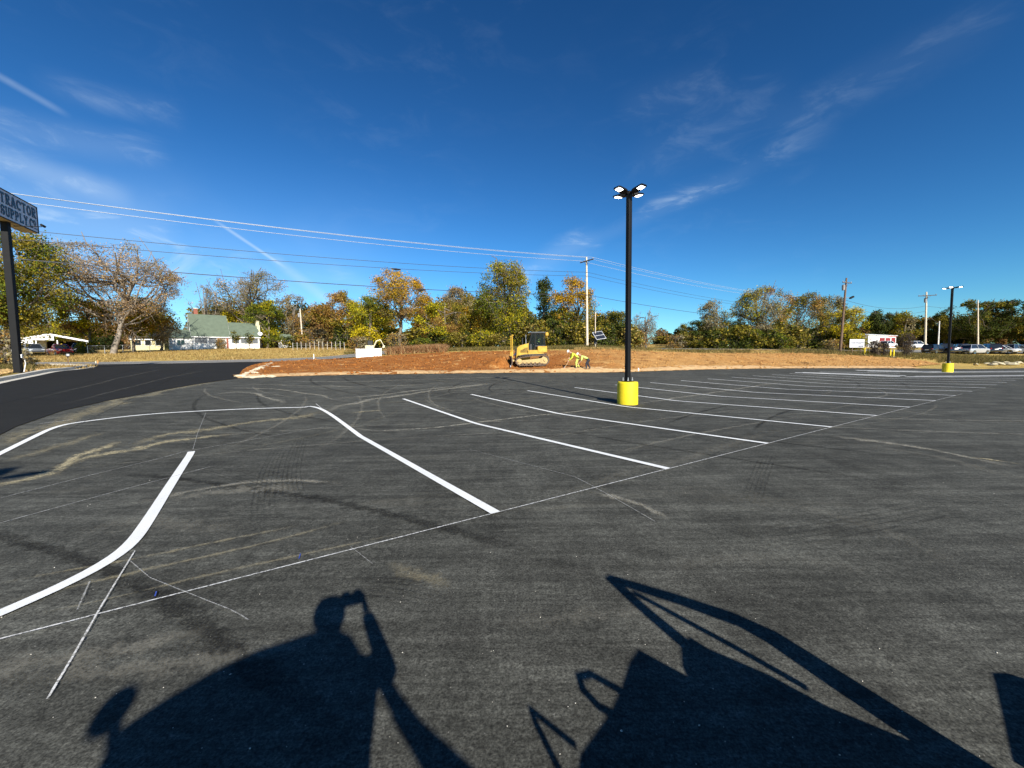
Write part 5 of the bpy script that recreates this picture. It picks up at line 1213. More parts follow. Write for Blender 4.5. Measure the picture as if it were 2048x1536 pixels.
def sapling(px, Y, pt, label, seed):
    b = ground_at(px, Y); h = ztop(px, pt, Y) - b[2]; plant_tree('sapling', label, 'tree', b, tree_geom(seed, h, 1.6, leaves=420, leaf=.2, pal=('olive', 'dark'), cb=.45, limbs=9, trunk=.35), BARKD)
sapling(473, 74, 661, 'thin young tree on the lawn before the middle of the porch', 810); sapling(499, 73, 664, 'thin young tree on the lawn near the porch corner', 811)
def shed():
    b = ground_at(570, 90); t = thing('garden_shed', 'small white shed with green roof beyond the farmhouse', 'shed', b, rad(30)); gable(-1.2, 1.2, 2.6, 1.7, 2.9, .2, t, WHITEP, ROOFG)
    m = MB(); m.box((.2, -.02, .85), (.8, .04, 1.6)); m.build('door', mat('grey_door', (.4, .4, .38), .7), t)
shed()
def cottage():
    b = ground_at(295, 82); t = thing('yellow_cottage', 'pale yellow cottage half hidden behind the brown trees', 'house', b, rad(40)); gable(-2.4, 2.6, 6, 2.2, 3.4, .3, t, mat('pale_yellow_siding', (.66, .60, .33), .8, var=.08), mat('dark_roof', (.04, .045, .045), .9))
    for x in (-1.8, -.3, 1.3): window(t, x, x + .9, .9, 1.9, 0)
cottage()
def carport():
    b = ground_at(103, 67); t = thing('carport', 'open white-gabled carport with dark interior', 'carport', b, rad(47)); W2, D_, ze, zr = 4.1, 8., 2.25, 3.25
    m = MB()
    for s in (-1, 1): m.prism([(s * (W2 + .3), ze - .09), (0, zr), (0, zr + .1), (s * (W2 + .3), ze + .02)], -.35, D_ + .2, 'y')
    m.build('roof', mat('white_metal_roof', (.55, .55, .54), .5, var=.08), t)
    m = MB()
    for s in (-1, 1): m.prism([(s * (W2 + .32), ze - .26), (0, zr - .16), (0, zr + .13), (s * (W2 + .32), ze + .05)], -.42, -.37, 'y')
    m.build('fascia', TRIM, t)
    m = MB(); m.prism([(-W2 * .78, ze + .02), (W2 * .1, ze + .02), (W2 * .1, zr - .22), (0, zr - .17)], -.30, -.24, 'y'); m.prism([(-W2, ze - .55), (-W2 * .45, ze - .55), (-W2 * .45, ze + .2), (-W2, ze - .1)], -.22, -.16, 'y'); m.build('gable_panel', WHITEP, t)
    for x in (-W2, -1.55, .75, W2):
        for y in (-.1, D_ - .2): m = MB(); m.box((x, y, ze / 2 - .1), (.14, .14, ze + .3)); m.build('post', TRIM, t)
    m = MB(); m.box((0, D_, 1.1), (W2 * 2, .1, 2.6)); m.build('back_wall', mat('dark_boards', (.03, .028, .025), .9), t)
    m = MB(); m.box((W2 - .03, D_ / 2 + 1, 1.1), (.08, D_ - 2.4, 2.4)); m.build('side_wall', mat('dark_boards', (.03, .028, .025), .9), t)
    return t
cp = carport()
def workshop():
    X0, Y0 = at(1735, 694, 95)[:2]; b = np.array([X0, Y0, H(X0, Y0)]); t = thing('white_workshop', 'white metal workshop with dark red roll-up doors', 'building', b, rad(25.5))
    W_, D_ = 13.2, 9.; ws = mat('white_metal_siding', (.80, .79, .77), .6, var=.04, scale=2)
    m = MB(); m.prism([(0, -.5), (D_, -.5), (D_, 2.75), (D_ / 2, 3.25), (0, 2.75)], 0, W_, 'x'); m.build('wall', ws, t)
    m = MB(); m.prism([(-.25, 2.74), (D_ / 2, 3.28), (D_ + .25, 2.74), (D_ + .25, 2.84), (D_ / 2, 3.40), (-.25, 2.84)], -.25, W_ + .25, 'x'); m.build('roof', mat('pale_metal_roof', (.72, .72, .71), .45, var=.05), t)
    RED = mat('dark_red_door', (.22, .022, .028), .5, var=.12); tr = mat('red_trim', (.42, .05, .05), .6)
    for x0, x1, z1 in ((5.3, 7.7, 2.2), (8.1, 10.4, 2.2), (10.9, 12.8, 2.3)):
        m = MB(); d = None
        m.box(((x0 + x1) / 2, -.02, z1 / 2), (x1 - x0, .05, z1)); d = m.build('roll_up_door', RED, t)
        for k in range(5): m = MB(); m.box(((x0 + x1) / 2, -.05, z1 * (k + .5) / 5), (x1 - x0 - .06, .025, z1 / 5 - .05)); m.build('panel', RED, d)
    m = MB(); m.box((11.2, -.03, 2.62), (4.2, .05, .16)); m.build('red_band', tr, t)
    m = MB(); m.box((.05, -.02, 1.35), (.12, .06, 2.7)); m.box((3.9, -.03, 1.35), (.1, .05, 2.7)); m.build('downpipe', mat('grey_downpipe', (.3, .3, .32), .6), t)
    m = MB()   # red mark like a four and a seven
    for q in ((1.15, 1.75, .5, .13), (1.42, 1.8, .13, .75), (1.02, 2.0, .13, .45), (1.85, 2.12, .5, .13), (1.98, 1.8, .13, .6)): m.box((q[0], -.025, q[1]), (q[2], .03, q[3]))
    m.build('red_emblem', tr, t)
    window(t, -.0, .0001, 0, .0001, 50, None, False) if False else None
workshop()
def board():
    a, c = ground_at(1704, 60), ground_at(1721, 60.5); t = thing('roadside_board', 'white roadside notice board on two dark posts', 'sign', a, 0); d = c - a
    z0 = ztop(1712, 695, 60) - a[2]; z1 = ztop(1712, 678.5, 60) - a[2]; ang = math.atan2(d[1], d[0]); M_ = Matrix.Rotation(ang - .12, 4, 'Z')
    for f in (0, 1): m = MB(); m.box((0, 0, z1 / 2 - .15), (.11, .11, z1 + .3), Matrix.Translation((d[0] * f, d[1] * f, d[2] * f))); m.build('post', WOODB, t)
    xl, xr = -.62, 1.95; m = MB(); m.box(((xl + xr) / 2, -.1, (z0 + z1) / 2), (xr - xl, .05, z1 - z0), M_); bd = m.build('board_panel', mat('board_white', (.55, .56, .58), .6, var=.04), t)
    r = random.Random(5); INK = mat('sign_ink', (.02, .03, .07), .6); hh = z1 - z0
    for z, n, x0 in ((z0 + hh * .62, 9, xl + .25), (z0 + hh * .45, 7, xl + .45)):
        x = x0
        for k in range(n): w = r.uniform(.12, .24); m = MB(); m.box((x + w / 2, -.128, z), (w, .008, .09), M_); m.build('lettering', INK, bd); x += w + .045
    m = MB(); m.box((xr - .62, -.128, z0 + hh * .16), (.85, .008, .15), M_); m.build('lettering', INK, bd)
board()

# ------------------------------------------------------------------ vehicles
def car(name, label, loc, rz, paint, L=4.6, Wd=1.85, Hh=1.68, kind='suv', group='parked cars', cat='car'):
    t = thing(name, label, cat, loc, rz, group); w = Wd / 2; hl = L / 2
    def sec(x, hw, z0, z1, sh=.06): return [(x, -hw + sh, z0), (x, hw - sh, z0), (x, hw, z0 + .15), (x, hw, z1 - .12), (x, hw - .10, z1), (x, -hw + .10, z1), (x, -hw, z1 - .12), (x, -hw, z0 + .15)]
    hood, belt = .62 * Hh, .60 * Hh
    m = MB(); m.loft([sec(-hl, w * .86, .38, belt * .86), sec(-hl + .12, w * .95, .30, belt), sec(-hl * .5, w, .24, belt + .03), sec(hl * .25, w, .24, belt), sec(hl * .62, w * .98, .26, hood - .04), sec(hl - .18, w * .9, .32, hood * .9), sec(hl, w * .76, .42, hood * .72)]); m.build('body', paint, t, True)
    xr = -hl + (.12 if kind == 'suv' else .75 if kind == 'sedan' else .9); xf = hl * .30
    if kind == 'pickup': xr = -hl * .12
    rt = Hh
    def cab(x, hw, z): return [(x, -hw, z), (x, hw, z)]
    m = MB(); a0, a1 = (xr, w * .92), (xr + (.32 if kind != 'sedan' else .6), w * .74); b0, b1 = (xf + .52, w * .92), (xf - .22, w * .72)
    bot, top = belt - .02, rt
    m.loft([[(a0[0], -a0[1], bot), (a0[0], a0[1], bot), (b0[0], b0[1], bot), (b0[0], -b0[1], bot)], [(a1[0], -a1[1], top - .07), (a1[0], a1[1], top - .07), (b1[0], b1[1], top - .07), (b1[0], -b1[1], top - .07)]]); m.build('window_glass', GLASSD, t)
    m = MB(); m.loft([[(a1[0] - .05, -a1[1] - .03, top - .08), (a1[0] - .05, a1[1] + .03, top - .08), (b1[0] + .05, b1[1] + .03, top - .08), (b1[0] + .05, -b1[1] - .03, top - .08)], [(a1[0] + .05, -a1[1] + .08, top), (a1[0] + .05, a1[1] - .08, top), (b1[0] - .1, b1[1] - .08, top), (b1[0] - .1, -b1[1] + .08, top)]])
    for s in (-1, 1):
        for p, q in (((a0[0], s * (a0[1] + .005), bot), (a1[0], s * (a1[1] + .01), top - .08)), ((b0[0], s * (b0[1] + .005), bot), (b1[0], s * (b1[1] + .01), top - .08)), (((a0[0] + b0[0]) / 2, s * (w * .92 + .008), bot), ((a1[0] + b1[0]) / 2, s * (w * .735 + .012), top - .08))): m.tube([p, q], .045, 5)
    m.build('roof', paint, t, True)
    for x in (-hl * .60, hl * .62):
        for s in (-1, 1):
            M_ = Matrix.Translation((x, s * (w - .10), .34)); m = MB(); m.lathe([(.20, -.11), (.33, -.11), (.345, -.06), (.345, .06), (.33, .11), (.20, .11)], 18, M_, 'y'); wh = m.build('wheel', RUB, t, True)
            m = MB(); m.lathe([(.02, -.03), (.21, -.03), (.215, .09), (.21, .115), (.06, .10), (.05, .125), (0, .125)] if s > 0 else [(.02, .03), (.21, .03), (.215, -.09), (.21, -.115), (.06, -.10), (.05, -.125), (0, -.125)], 14, M_, 'y'); m.build('rim', CHROME, wh, True)
    for s in (-1, 1):
        m = MB(); m.box((hl - .10, s * w * .64, hood * .74), (.16, .34, .13), bev=.03); m.build('headlight', mat('headlamp_glass', (.7, .72, .75), .15, spec=.8), t)
        m = MB(); m.box((-hl + .05, s * w * .74, belt * .80), (.10, .20, .26), bev=.03); m.build('tail_light', mat('tail_lamp_red', (.35, .01, .012), .25), t)
        m = MB(); m.box((xf + .25, s * (w + .09), belt + .10), (.12, .16, .13), bev=.03); m.build('mirror', paint, t)
    m = MB(); m.box((hl - .02, 0, .5), (.08, w * 1.3, .16), bev=.02); m.box((-hl + .01, 0, .48), (.08, w * 1.4, .18), bev=.02); m.build('bumper', mat('bumper_black', (.02, .02, .022), .6), t)
    m = MB(); m.box((-hl + .02, 0, belt * .68), (.06, .5, .14)); m.build('number_plate', TRIM, t)
    if kind == 'pickup':
        m = MB(); m.box((-hl * .55, 0, belt + .012), (hl * .78, w * 1.5, .03)); m.build('bed', mat('bed_black', (.012, .012, .012), .8), t)
    return t
CB = mat('black_car_paint', (.010, .011, .013), .18, coat=1., var=.05); CSil = mat('silver_car_paint', (.50, .52, .54), .25, .4, coat=1., var=.04); CW = mat('white_car_paint', (.72, .73, .74), .25, coat=1., var=.03); CG = mat('grey_car_paint', (.20, .22, .24), .25, .4, coat=1., var=.04); CBl = mat('dark_blue_car_paint', (.02, .03, .06), .2, coat=1.)
for k, (px, Y, rz, p, kd, Hh, lb) in enumerate(((1868, 74, .35, CB, 'suv', 1.62, 'black car with a low bonnet behind the pale pole'), (1893, 75, 1.2, CB, 'pickup', 1.85, 'black pickup behind the far light pole'), (1918, 76, 1.0, CBl, 'suv', 1.7, 'dark blue car showing its bright tail lamps'), (1949, 74, .15, CSil, 'suv', 1.72, 'silver car parked side-on to the road'), (1978, 76, 1.1, CB, 'suv', 1.75, 'black car right of the silver side-on car'),
        (2001, 75, -1.2, CW, 'sedan', 1.5, 'white car facing the road between dark cars'), (2028, 75.5, .3, CG, 'suv', 1.7, 'grey car beside the white car'), (2052, 76, 1.1, CSil, 'suv', 1.7, 'pale silver car at the end of the parked row'))):
    car('parked_car', lb, ground_at(px, Y), rz, p, 4.6 if kd != 'pickup' else 5.5, 1.85, Hh, kd)
car('parked_car', 'white car on the road behind the round bare shrub', ground_at(1831, 92), .1, CW, kind='suv')
car('parked_car', 'white car parked before the red roll-up doors', ground_at(1774, 93), .3, CW, kind='sedan', Hh=1.5)
car('parked_truck', 'grey-green pickup parked under the carport', ground_at(66, 64), rad(-30), CG, 5.3, 1.9, 1.8, 'pickup', None, 'pickup')
car('parked_car', 'pale blue car at the open left end of the carport', ground_at(45, 65.5), rad(-25), mat('pale_blue_paint', (.4, .48, .55), .3, coat=1.), 4.4, 1.75, 1.45, 'sedan', None)
car('parked_truck', 'black pickup at the right end of the carport', ground_at(160, 65), rad(-40), CB, 5.3, 1.9, 1.8, 'pickup', None, 'pickup')
car('parked_truck', 'dark red pickup before the carport', ground_at(121, 62.5), rad(-28), mat('dark_red_paint', (.20, .012, .014), .25, coat=1.), 5.2, 1.9, 1.75, 'pickup', None, 'pickup')
def trailer():
    b = ground_at(72, 69.5); t = thing('white_trailer', 'white box trailer at the back of the carport', 'trailer', b, rad(47)); m = MB(); m.box((0, 0, 1.35), (2.6, 3.4, 1.9), bev=.05); m.build('box', TRIM, t)
    for s in (-1, 1): m = MB(); m.lathe([(.12, -.1), (.33, -.1), (.33, .1), (.12, .1)], 14, Matrix.Translation((s * 1.2, 0, .33)), 'x'); m.build('wheel', RUB, t, True)
trailer()

# ------------------------------------------------------------------ bulldozer
CATY = mat('machine_yellow', (.50, .30, .022), .55, var=.3, scale=4); CATD = mat('dusty_machine_yellow', (.44, .31, .13), .8, var=.25, scale=5); STEEL = mat('muddy_steel', (.12, .085, .06), .75, .3, var=.35, scale=6); DARKM = mat('machine_black', (.016, .016, .017), .5)
CABG = Nodes('cab_glass'); CABG.b.inputs['Base Color'].default_value = (.10, .13, .13, 1); CABG.b.inputs['Roughness'].default_value = .03; CABG.b.inputs['Transmission Weight'].default_value = .9; CABG.b.inputs['IOR'].default_value = 1.12; CABG = CABG.m
def bulldozer():
    b = ground_at(1060, 33.6); b[2] += .06
    t = thing('bulldozer', 'yellow tracked bulldozer with a dark glazed cab grading the red bank', 'bulldozer', b, PI + rad(4))
    prof = [(-1.45, .42), (-1.36, .72), (-1.1, .86), (-.2, .84), (.95, .70), (1.22, .56), (1.30, .36), (1.16, .12), (.95, .02), (-1.0, .02), (-1.3, .14)]
    for s in (-1, 1):
        y0, y1 = s * .62, s * 1.12; inner = [((x + .05) * .93 - .05, (z - .43) * .82 + .43) for x, z in prof]; n = len(prof); m = MB()
        V = [(x, y, z) for y in (y0, y1) for x, z in prof] + [(x, y, z) for y in (y0, y1) for x, z in inner]
        F_ = []
        for i in range(n):
            j = (i + 1) % n; F_ += [(i, j, n + j, n + i), (2 * n + i, 3 * n + i, 3 * n + j, 2 * n + j), (i, 2 * n + i, 2 * n + j, j), (n + i, n + j, 3 * n + j, 3 * n + i)]
        m.add(V, F_); tk = m.build('track', STEEL, t)
        pts = [Vector((x, 0, z)) for x, z in prof] + [Vector((*prof[0],)).to_3d()]; pts[-1] = Vector((prof[0][0], 0, prof[0][1]))
        L = [0];
        for a, c in zip(pts, pts[1:]): L.append(L[-1] + (c - a).length)
        m = MB()
        for k in range(34):
            d = L[-1] * k / 34; i = max(q for q in range(len(L) - 1) if L[q] <= d); f = (d - L[i]) / (L[i + 1] - L[i]); p = pts[i].lerp(pts[i + 1], f); dr = (pts[i + 1] - pts[i]).normalized(); ang = math.atan2(dr.z, dr.x)
            m.box((0, (y0 + y1) / 2, .0), (.05, .52, .09), Matrix.Translation((p.x, 0, p.z)) @ Matrix.Rotation(-ang, 4, 'Y'))
        m.build('grouser', STEEL, tk)
        m = MB(); m.prism([(-1.0, .2), (1.0, .2), (1.05, .42), (-.9, .62), (-1.0, .6)], s * .72, s * 1.03, 'y'); m.build('track_frame', CATD, tk)
        for x, z, rr in ((-1.08, .46, .30), (1.0, .37, .25)): m = MB(); m.lathe([(.05, -.12), (rr, -.12), (rr, .12), (.1, .12), (.1, .19), (0, .19)] if s > 0 else [(.05, .12), (rr, .12), (rr, -.12), (.1, -.12), (.1, -.19), (0, -.19)], 16, Matrix.Translation((x, s * .93, z)), 'y'); m.build('drive_wheel', CATD, tk, True)
        for x in (-.65, -.3, .05, .4, .7): m = MB(); m.lathe([(0, -.13), (.12, -.13), (.12, .13), (0, .13)], 10, Matrix.Translation((x, s * .9, .17)), 'y'); m.build('track_roller', STEEL, tk, True)
        m = MB(); m.prism([(-1.25, .90), (1.0, .80), (1.05, .84), (.5, .93), (-1.25, .97)], s * .52, s * 1.14, 'y'); m.build('fender', DARKM, t)
    m = MB(); m.loft([[(1.18, -.46, .45), (1.18, .46, .45), (1.10, .44, 1.45), (1.10, -.44, 1.45)], [(.98, -.50, .45), (.98, .50, .45), (.86, .48, 1.66), (.86, -.48, 1.66)], [(.05, -.52, .45), (.05, .52, .45), (.05, .52, 1.86), (.05, -.52, 1.86)]]); hd = m.build('hood', CATY, t)
    m = MB(); m.box((1.17, 0, .95), (.05, .78, .92), Matrix.Rotation(rad(0), 4, 'Y')); m.build('radiator_grille', DARKM, hd)
    for s in (-1, 1):
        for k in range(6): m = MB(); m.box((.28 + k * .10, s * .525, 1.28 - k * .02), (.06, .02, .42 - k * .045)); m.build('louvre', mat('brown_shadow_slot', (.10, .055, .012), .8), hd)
        m = MB(); m.box((.5, s * .53, .72), (.9, .03, .26)); m.build('side_cover', CATY, hd)
    m = MB(); m.tube([(.62, .18, 1.6), (.62, .18, 2.2), (.58, .18, 2.28)], .05, 10); m.build('exhaust_stack', DARKM, t, True)
    m = MB(); m.tube([(.30, -.2, 1.7), (.30, -.2, 2.55)], .035, 8); m.build('air_pipe', GALV, t, True)
    # cab
    m = MB(); m.box((-.42, 0, 1.10), (1.25, 1.24, .34)); m.box((-.95, 0, 1.32), (.78, 1.30, .52), bev=.04); m.cur = 1; m.build('rear_tank', [CATY, DARKM], t)
    m = MB(); m.box((.02, 0, 1.35), (.24, 1.16, .8)); m.box((-.3, 0, 1.02), (.8, 1.2, .25)); m.build('cab_base', DARKM, t)
    posts = [((.10, 1.75), (-.10, 2.62)), ((-.36, 1.0), (-.36, 2.62)), ((-1.18, 1.55), (-1.10, 2.62))]
    m = MB()
    for s in (-1, 1):
        for (a, c) in posts: m.tube([(a[0], s * .58, a[1]), (c[0], s * .55, c[1])], .042, 6)
        m.tube([(.10, s * .58, 1.05), (.10, s * .58, 1.78)], .042, 6); m.box((-.75, s * .585, 1.60), (.8, .05, .09))
    m.build('cab_frame', DARKM, t)
    m = MB(); m.box((-.60, 0, 2.68), (1.28, 1.28, .15), bev=.05); rf = m.build('cab_roof', mat('cab_roof_grey', (.055, .06, .062), .5), t)
    m = MB(); m.box((-1.36, 0, 2.56), (.26, .9, .30), bev=.04); m.build('air_conditioner', CATY, rf)
    for s in (-1, 1):
        m = MB(); m.box((.02, s * .48, 2.74), (.1, .16, .1), bev=.02); m.build('work_lamp', CHROME, rf)
        m = MB(); m.quad((.08, s * .575, 1.12), (-.34, s * .575, 1.12), (-.34, s * .56, 2.60), (-.08, s * .56, 2.60)); m.build('door_glass', CABG, t); m = MB(); m.quad((-.38, s * .575, 1.66), (-1.14, s * .575, 1.66), (-1.08, s * .56, 2.60), (-.38, s * .56, 2.60)); m.build('side_glass', CABG, t)
    m = MB(); m.quad((.115, -.55, 1.76), (.115, .55, 1.76), (-.075, .53, 2.60), (-.075, -.53, 2.60)); m.build('windscreen', CABG, t)
    m = MB(); m.box((-.8, 0, 1.55), (.5, .5, .12), bev=.03); m.box((-1.02, 0, 1.9), (.12, .5, .7), bev=.03); m.build('seat', DARKM, t)
    # blade and its frame
    arc = [(.16 * math.cos(rad(a)) * 1.2, .43 - .43 * math.sin(rad(-a)) * 1.15) for a in range(-62, 63, 14)]; m = MB(); P = [(1.72 - x, z) for x, z in arc] + [(1.79 - x, z) for x, z in arc[::-1]]; m.prism(P, -1.42, 1.42, 'y'); bl = m.build('blade', STEEL, t)
    m = MB(); m.box((1.70, 0, .0), (.05, 2.84, .14)); m.build('cutting_edge', GALV, bl)
    for s in (-1, 1):
        m = MB(); m.tube([(1.5, s * .62, .42), (1.1, s * .50, .40), (.3, s * .52, .42)], .085, 8); m.build('push_arm', CATD, t, True)
        m = MB(); m.tube([(1.48, s * .30, .75), (1.05, s * .36, 1.10)], .05, 8); m.build('lift_cylinder', CHROME, t, True)
        m = MB(); m.tube([(1.52, s * .85 + .25, .55), (1.52, s * .85 + .25, 2.42)], .036, 8); m.lathe([(.0, 0), (.10, .01), (.10, .08), (0, .10)], 12, Matrix.Translation((1.52, s * .85 + .25, 2.40))); m.build('grade_mast', CATY, bl, True)
        m = MB(); m.box((1.54, s * .85 + .25, .9), (.16, .2, .5), bev=.02); m.build('mast_bracket', CATY, bl)
    m = MB(); m.tube([(1.5, -.6, .45), (1.38, 0, .45), (1.5, .6, .45)], .09, 8); m.build('blade_frame', CATD, bl, True)
    return t, b
dozer, dz_b = bulldozer()
def soil_pile():
    c = dz_b + np.array([-2.5, .1, 0]); n = 26; V = []; F_ = []
    for i in range(n):
        for j in range(n):
            a, q = i / (n - 1) * 2 - 1, j / (n - 1) * 2 - 1; x, y = c[0] + a * 1.5, c[1] + q * 1.7
            h = max(0, 1 - (abs(a) ** 1.7 + abs(q) ** 2.2)) * .72; h *= 1 + .35 * mnoise.noise((x * 2, y * 2, 0)); V.append((x, y, H(x, y) + .02 + h + .07 * mnoise.noise((x * 5, y * 5, 2))))
    F_ = [(i * n + j, (i + 1) * n + j, (i + 1) * n + j + 1, i * n + j + 1) for i in range(n - 1) for j in range(n - 1)]
    m = MB(); m.add(V, F_); o = m.build('soil_pile', SOIL, None, 'all'); struct(o); tag(o, 'heap of red soil rolling in front of the bulldozer blade')
soil_pile()
def excavator():
    b = ground_at(742, 57); t = thing('excavator', 'cream mini excavator half hidden behind the white banner', 'excavator', b, rad(10)); t.scale = (.8, .8, .8); CR = mat('cream_machine', (.62, .55, .36), .6, var=.12)
    for s in (-1, 1): m = MB(); m.prism([(-.9, .1), (-.8, 0), (.8, 0), (.9, .1), (.95, .3), (.8, .48), (-.8, .48), (-.95, .3)], s * .5, s * .8, 'y'); m.build('track', RUB, t)
    m = MB(); m.box((-.15, 0, .85), (1.5, 1.3, .6), bev=.1); m.build('body', CR, t)
    m = MB(); m.box((-.1, .28, 1.55), (.9, .6, .9), bev=.06); m.build('cab', DARKM, t)
    m = MB(); m.tube([(.5, -.2, .9), (1.0, -.2, 1.9), (1.7, -.2, 2.15)], [.13, .12, .09], 8); m.build('boom', CR, t, True)
    m = MB(); m.tube([(1.65, -.2, 2.15), (2.2, -.2, 1.1)], [.09, .06], 8); m.build('stick', CR, t, True)
    m = MB(); m.prism([(2.1, 1.15), (2.45, 1.1), (2.35, .75), (2.05, .65), (2.0, .85)], -.45, .05, 'y'); m.build('bucket', CR, t)
excavator()

# ------------------------------------------------------------------ people
SKIN = mat('skin', (.42, .25, .17), .6, var=.06); HIVIS = mat('hi_vis_yellow', (.58, .68, .05), .7, var=.1); HIVIS2 = mat('hi_vis_lime', (.55, .66, .16), .7, var=.1); NAVYC = mat('dark_trousers', (.02, .024, .035), .9); BOOT = mat('work_boots', (.05, .035, .025), .8); HATW = mat('white_hard_hat', (.85, .85, .82), .35); GREYT = mat('grey_trousers', (.20, .20, .22), .9); PLAID = mat('dark_jacket', (.05, .055, .07), .9); HAIR = mat('dark_hair', (.03, .02, .015), .8); STRIPE = mat('reflective_tape', (.8, .82, .8), .4)
def person(label, loc, rz, J, mats, name='person', hat=None, scale=1., hands=True, group=None):
    """J: joints by name; one skinned body mesh (head with face, five-fingered hands joined in), clothing by region"""
    t = thing(name, label, 'person', loc, rz, group)
    R_ = {'pelvis': .13, 'waist': .125, 'chest': .15, 'neckb': .085, 'neck': .058, 'headc': .075, 'shL': .075, 'shR': .075, 'elL': .048, 'elR': .048, 'wrL': .034, 'wrR': .034, 'hipL': .095, 'hipR': .095, 'knL': .068, 'knR': .068, 'anL': .045, 'anR': .045, 'toL': .04, 'toR': .04}
    R_ = {k: v * (1.0 if k in ('neck', 'headc', 'neckb') else 1.18) for k, v in R_.items()}
    E = [('pelvis', 'waist', 0), ('waist', 'chest', 0), ('chest', 'neckb', 0), ('neckb', 'neck', 3), ('neck', 'headc', 3)]
    for s in 'LR': E += [('chest', 'sh' + s, 0), ('sh' + s, 'el' + s, 0), ('el' + s, 'wr' + s, 3 if mats.get('short') else 0), ('pelvis', 'hip' + s, 1), ('hip' + s, 'kn' + s, 1), ('kn' + s, 'an' + s, 1), ('an' + s, 'to' + s, 2)]
    names = list(R_); me = bpy.data.meshes.new('body'); me.from_pydata([J[n] for n in names], [(names.index(a), names.index(b)) for a, b, _ in E], [])
    o = bpy.data.objects.new('tmp', me); COL.objects.link(o); md = o.modifiers.new('s', 'SKIN'); md.use_smooth_shade = True
    for i, n in enumerate(names):
        sv = me.skin_vertices[0].data[i]; sv.radius = (R_[n], R_[n] * (.78 if n in ('pelvis', 'waist', 'chest') else 1)); sv.use_root = n == 'pelvis'
    su = o.modifiers.new('d', 'SUBSURF'); su.levels = 1; su.render_levels = 1
    dg = bpy.context.evaluated_depsgraph_get(); dg.update(); ev = bpy.data.meshes.new_from_object(o.evaluated_get(dg)); bpy.data.objects.remove(o)
    m = MB(); m.v = [tuple(v.co) for v in ev.vertices]; m.f = [list(p.vertices) for p in ev.polygons]
    segs = [(np.array(J[a]), np.array(J[b]), k) for a, b, k in E]
    for p in ev.polygons:
        c = np.array(p.center); best = min(segs, key=lambda s_: np.linalg.norm(c - s_[0] - (s_[1] - s_[0]) * np.clip((c - s_[0]) @ (s_[1] - s_[0]) / ((s_[1] - s_[0]) @ (s_[1] - s_[0])), 0, 1))); m.mi.append(best[2])
    hc = Vector(J['headc']); up = (hc - Vector(J['neck'])).normalized(); fw = Vector(J.get('face', (1, 0, 0))); fw = (fw - up * fw.dot(up)).normalized(); sd_ = up.cross(fw)
    M_ = Matrix.Translation(hc + up * .06); 
    for i in range(3): M_[i][0], M_[i][1], M_[i][2] = fw[i], sd_[i], up[i]
    m.cur = 3; m.lathe([(0, -.115), (.045, -.11), (.065, -.07), (.076, -.02), (.08, .03), (.074, .075), (.05, .108), (0, .12)], 14, M_ @ Matrix.Diagonal((1.15, .95, 1, 1)))
    m.loft([[(.085, -.010, .02), (.085, .010, .02), (.085, 0, .028)], [(.112, -.014, -.018), (.112, .014, -.018), (.108, 0, -.008)], [(.085, -.012, -.03), (.085, .012, -.03), (.085, 0, -.02)]], M_)
    for s in (-1, 1): m.lathe([(0, -.006), (.026, -.004), (.03, .002), (0, .006)], 8, M_ @ Matrix.Translation((0, s * .078, .0)) @ Matrix.Rotation(rad(90), 4, 'X') @ Matrix.Diagonal((.7, 1.15, 1, 1)))
    m.cur = 4
    for s in (-1, 1): m.lathe([(0, -.009), (.011, 0), (0, .009)], 6, M_ @ Matrix.Translation((.086, s * .03, .012)))
    m.box((.090, 0, -.052), (.012, .044, .008), M_)
    m.cur = 3
    for s in 'LR':
        w_, e_ = Vector(J['wr' + s]), Vector(J['el' + s]); d = Vector(J['hd' + s]) if 'hd' + s in J else (w_ - e_); d = d.normalized(); n_ = Vector(J.get('pn' + s, (0, 0, -1))); n_ = (n_ - d * n_.dot(d)).normalized(); q = d.cross(n_)
        m.loft([[w_ + q * a * .028 + n_ * b_ * .02 for a, b_ in ((-1, -1), (1, -1), (1, 1), (-1, 1))], [w_ + d * .05 + q * a * .042 + n_ * b_ * .015 for a, b_ in ((-1, -1), (1, -1), (1, 1), (-1, 1))], [w_ + d * .095 + q * a * .042 + n_ * b_ * .012 for a, b_ in ((-1, -1), (1, -1), (1, 1), (-1, 1))]])
        for k, L in enumerate((.062, .075, .080, .070)):
            c0 = w_ + d * .09 + q * (-.033 + .022 * k); m.tube([c0, c0 + d * L * .45 + n_ * .012, c0 + d * L * .55 + n_ * .038, c0 + d * L * .35 + n_ * .058], [.010, .0095, .0085, .007], 6)
        th = w_ + d * .03 - q * .034; m.tube([th, th - q * .03 + d * .03 + n_ * .01, th - q * .018 + d * .06 + n_ * .04], [.0125, .011, .009], 6)
    m.build('body', [mats['top'], mats['legs'], mats.get('boots', BOOT), SKIN, HAIR], t, True)
    if hat == 'hard':
        m = MB(); m.lathe([(.125, .045), (.125, .055), (.105, .06), (.10, .10), (.08, .14), (.04, .162), (0, .166)], 16, M_ @ Matrix.Diagonal((1.12, 1, 1, 1))); m.box((.12, 0, .052), (.07, .12, .012), M_); m.build('hard_hat', HATW, t, True)
    else:
        m = MB(); m.lathe([(.09, .0), (.094, .04), (.085, .085), (.055, .122), (0, .134)], 14, M_ @ Matrix.Translation((-.012, 0, 0)) @ Matrix.Diagonal((1.1, .98, 1, 1))); m.build('hair' if hat is None else 'cap', HAIR, t, True)
    return t
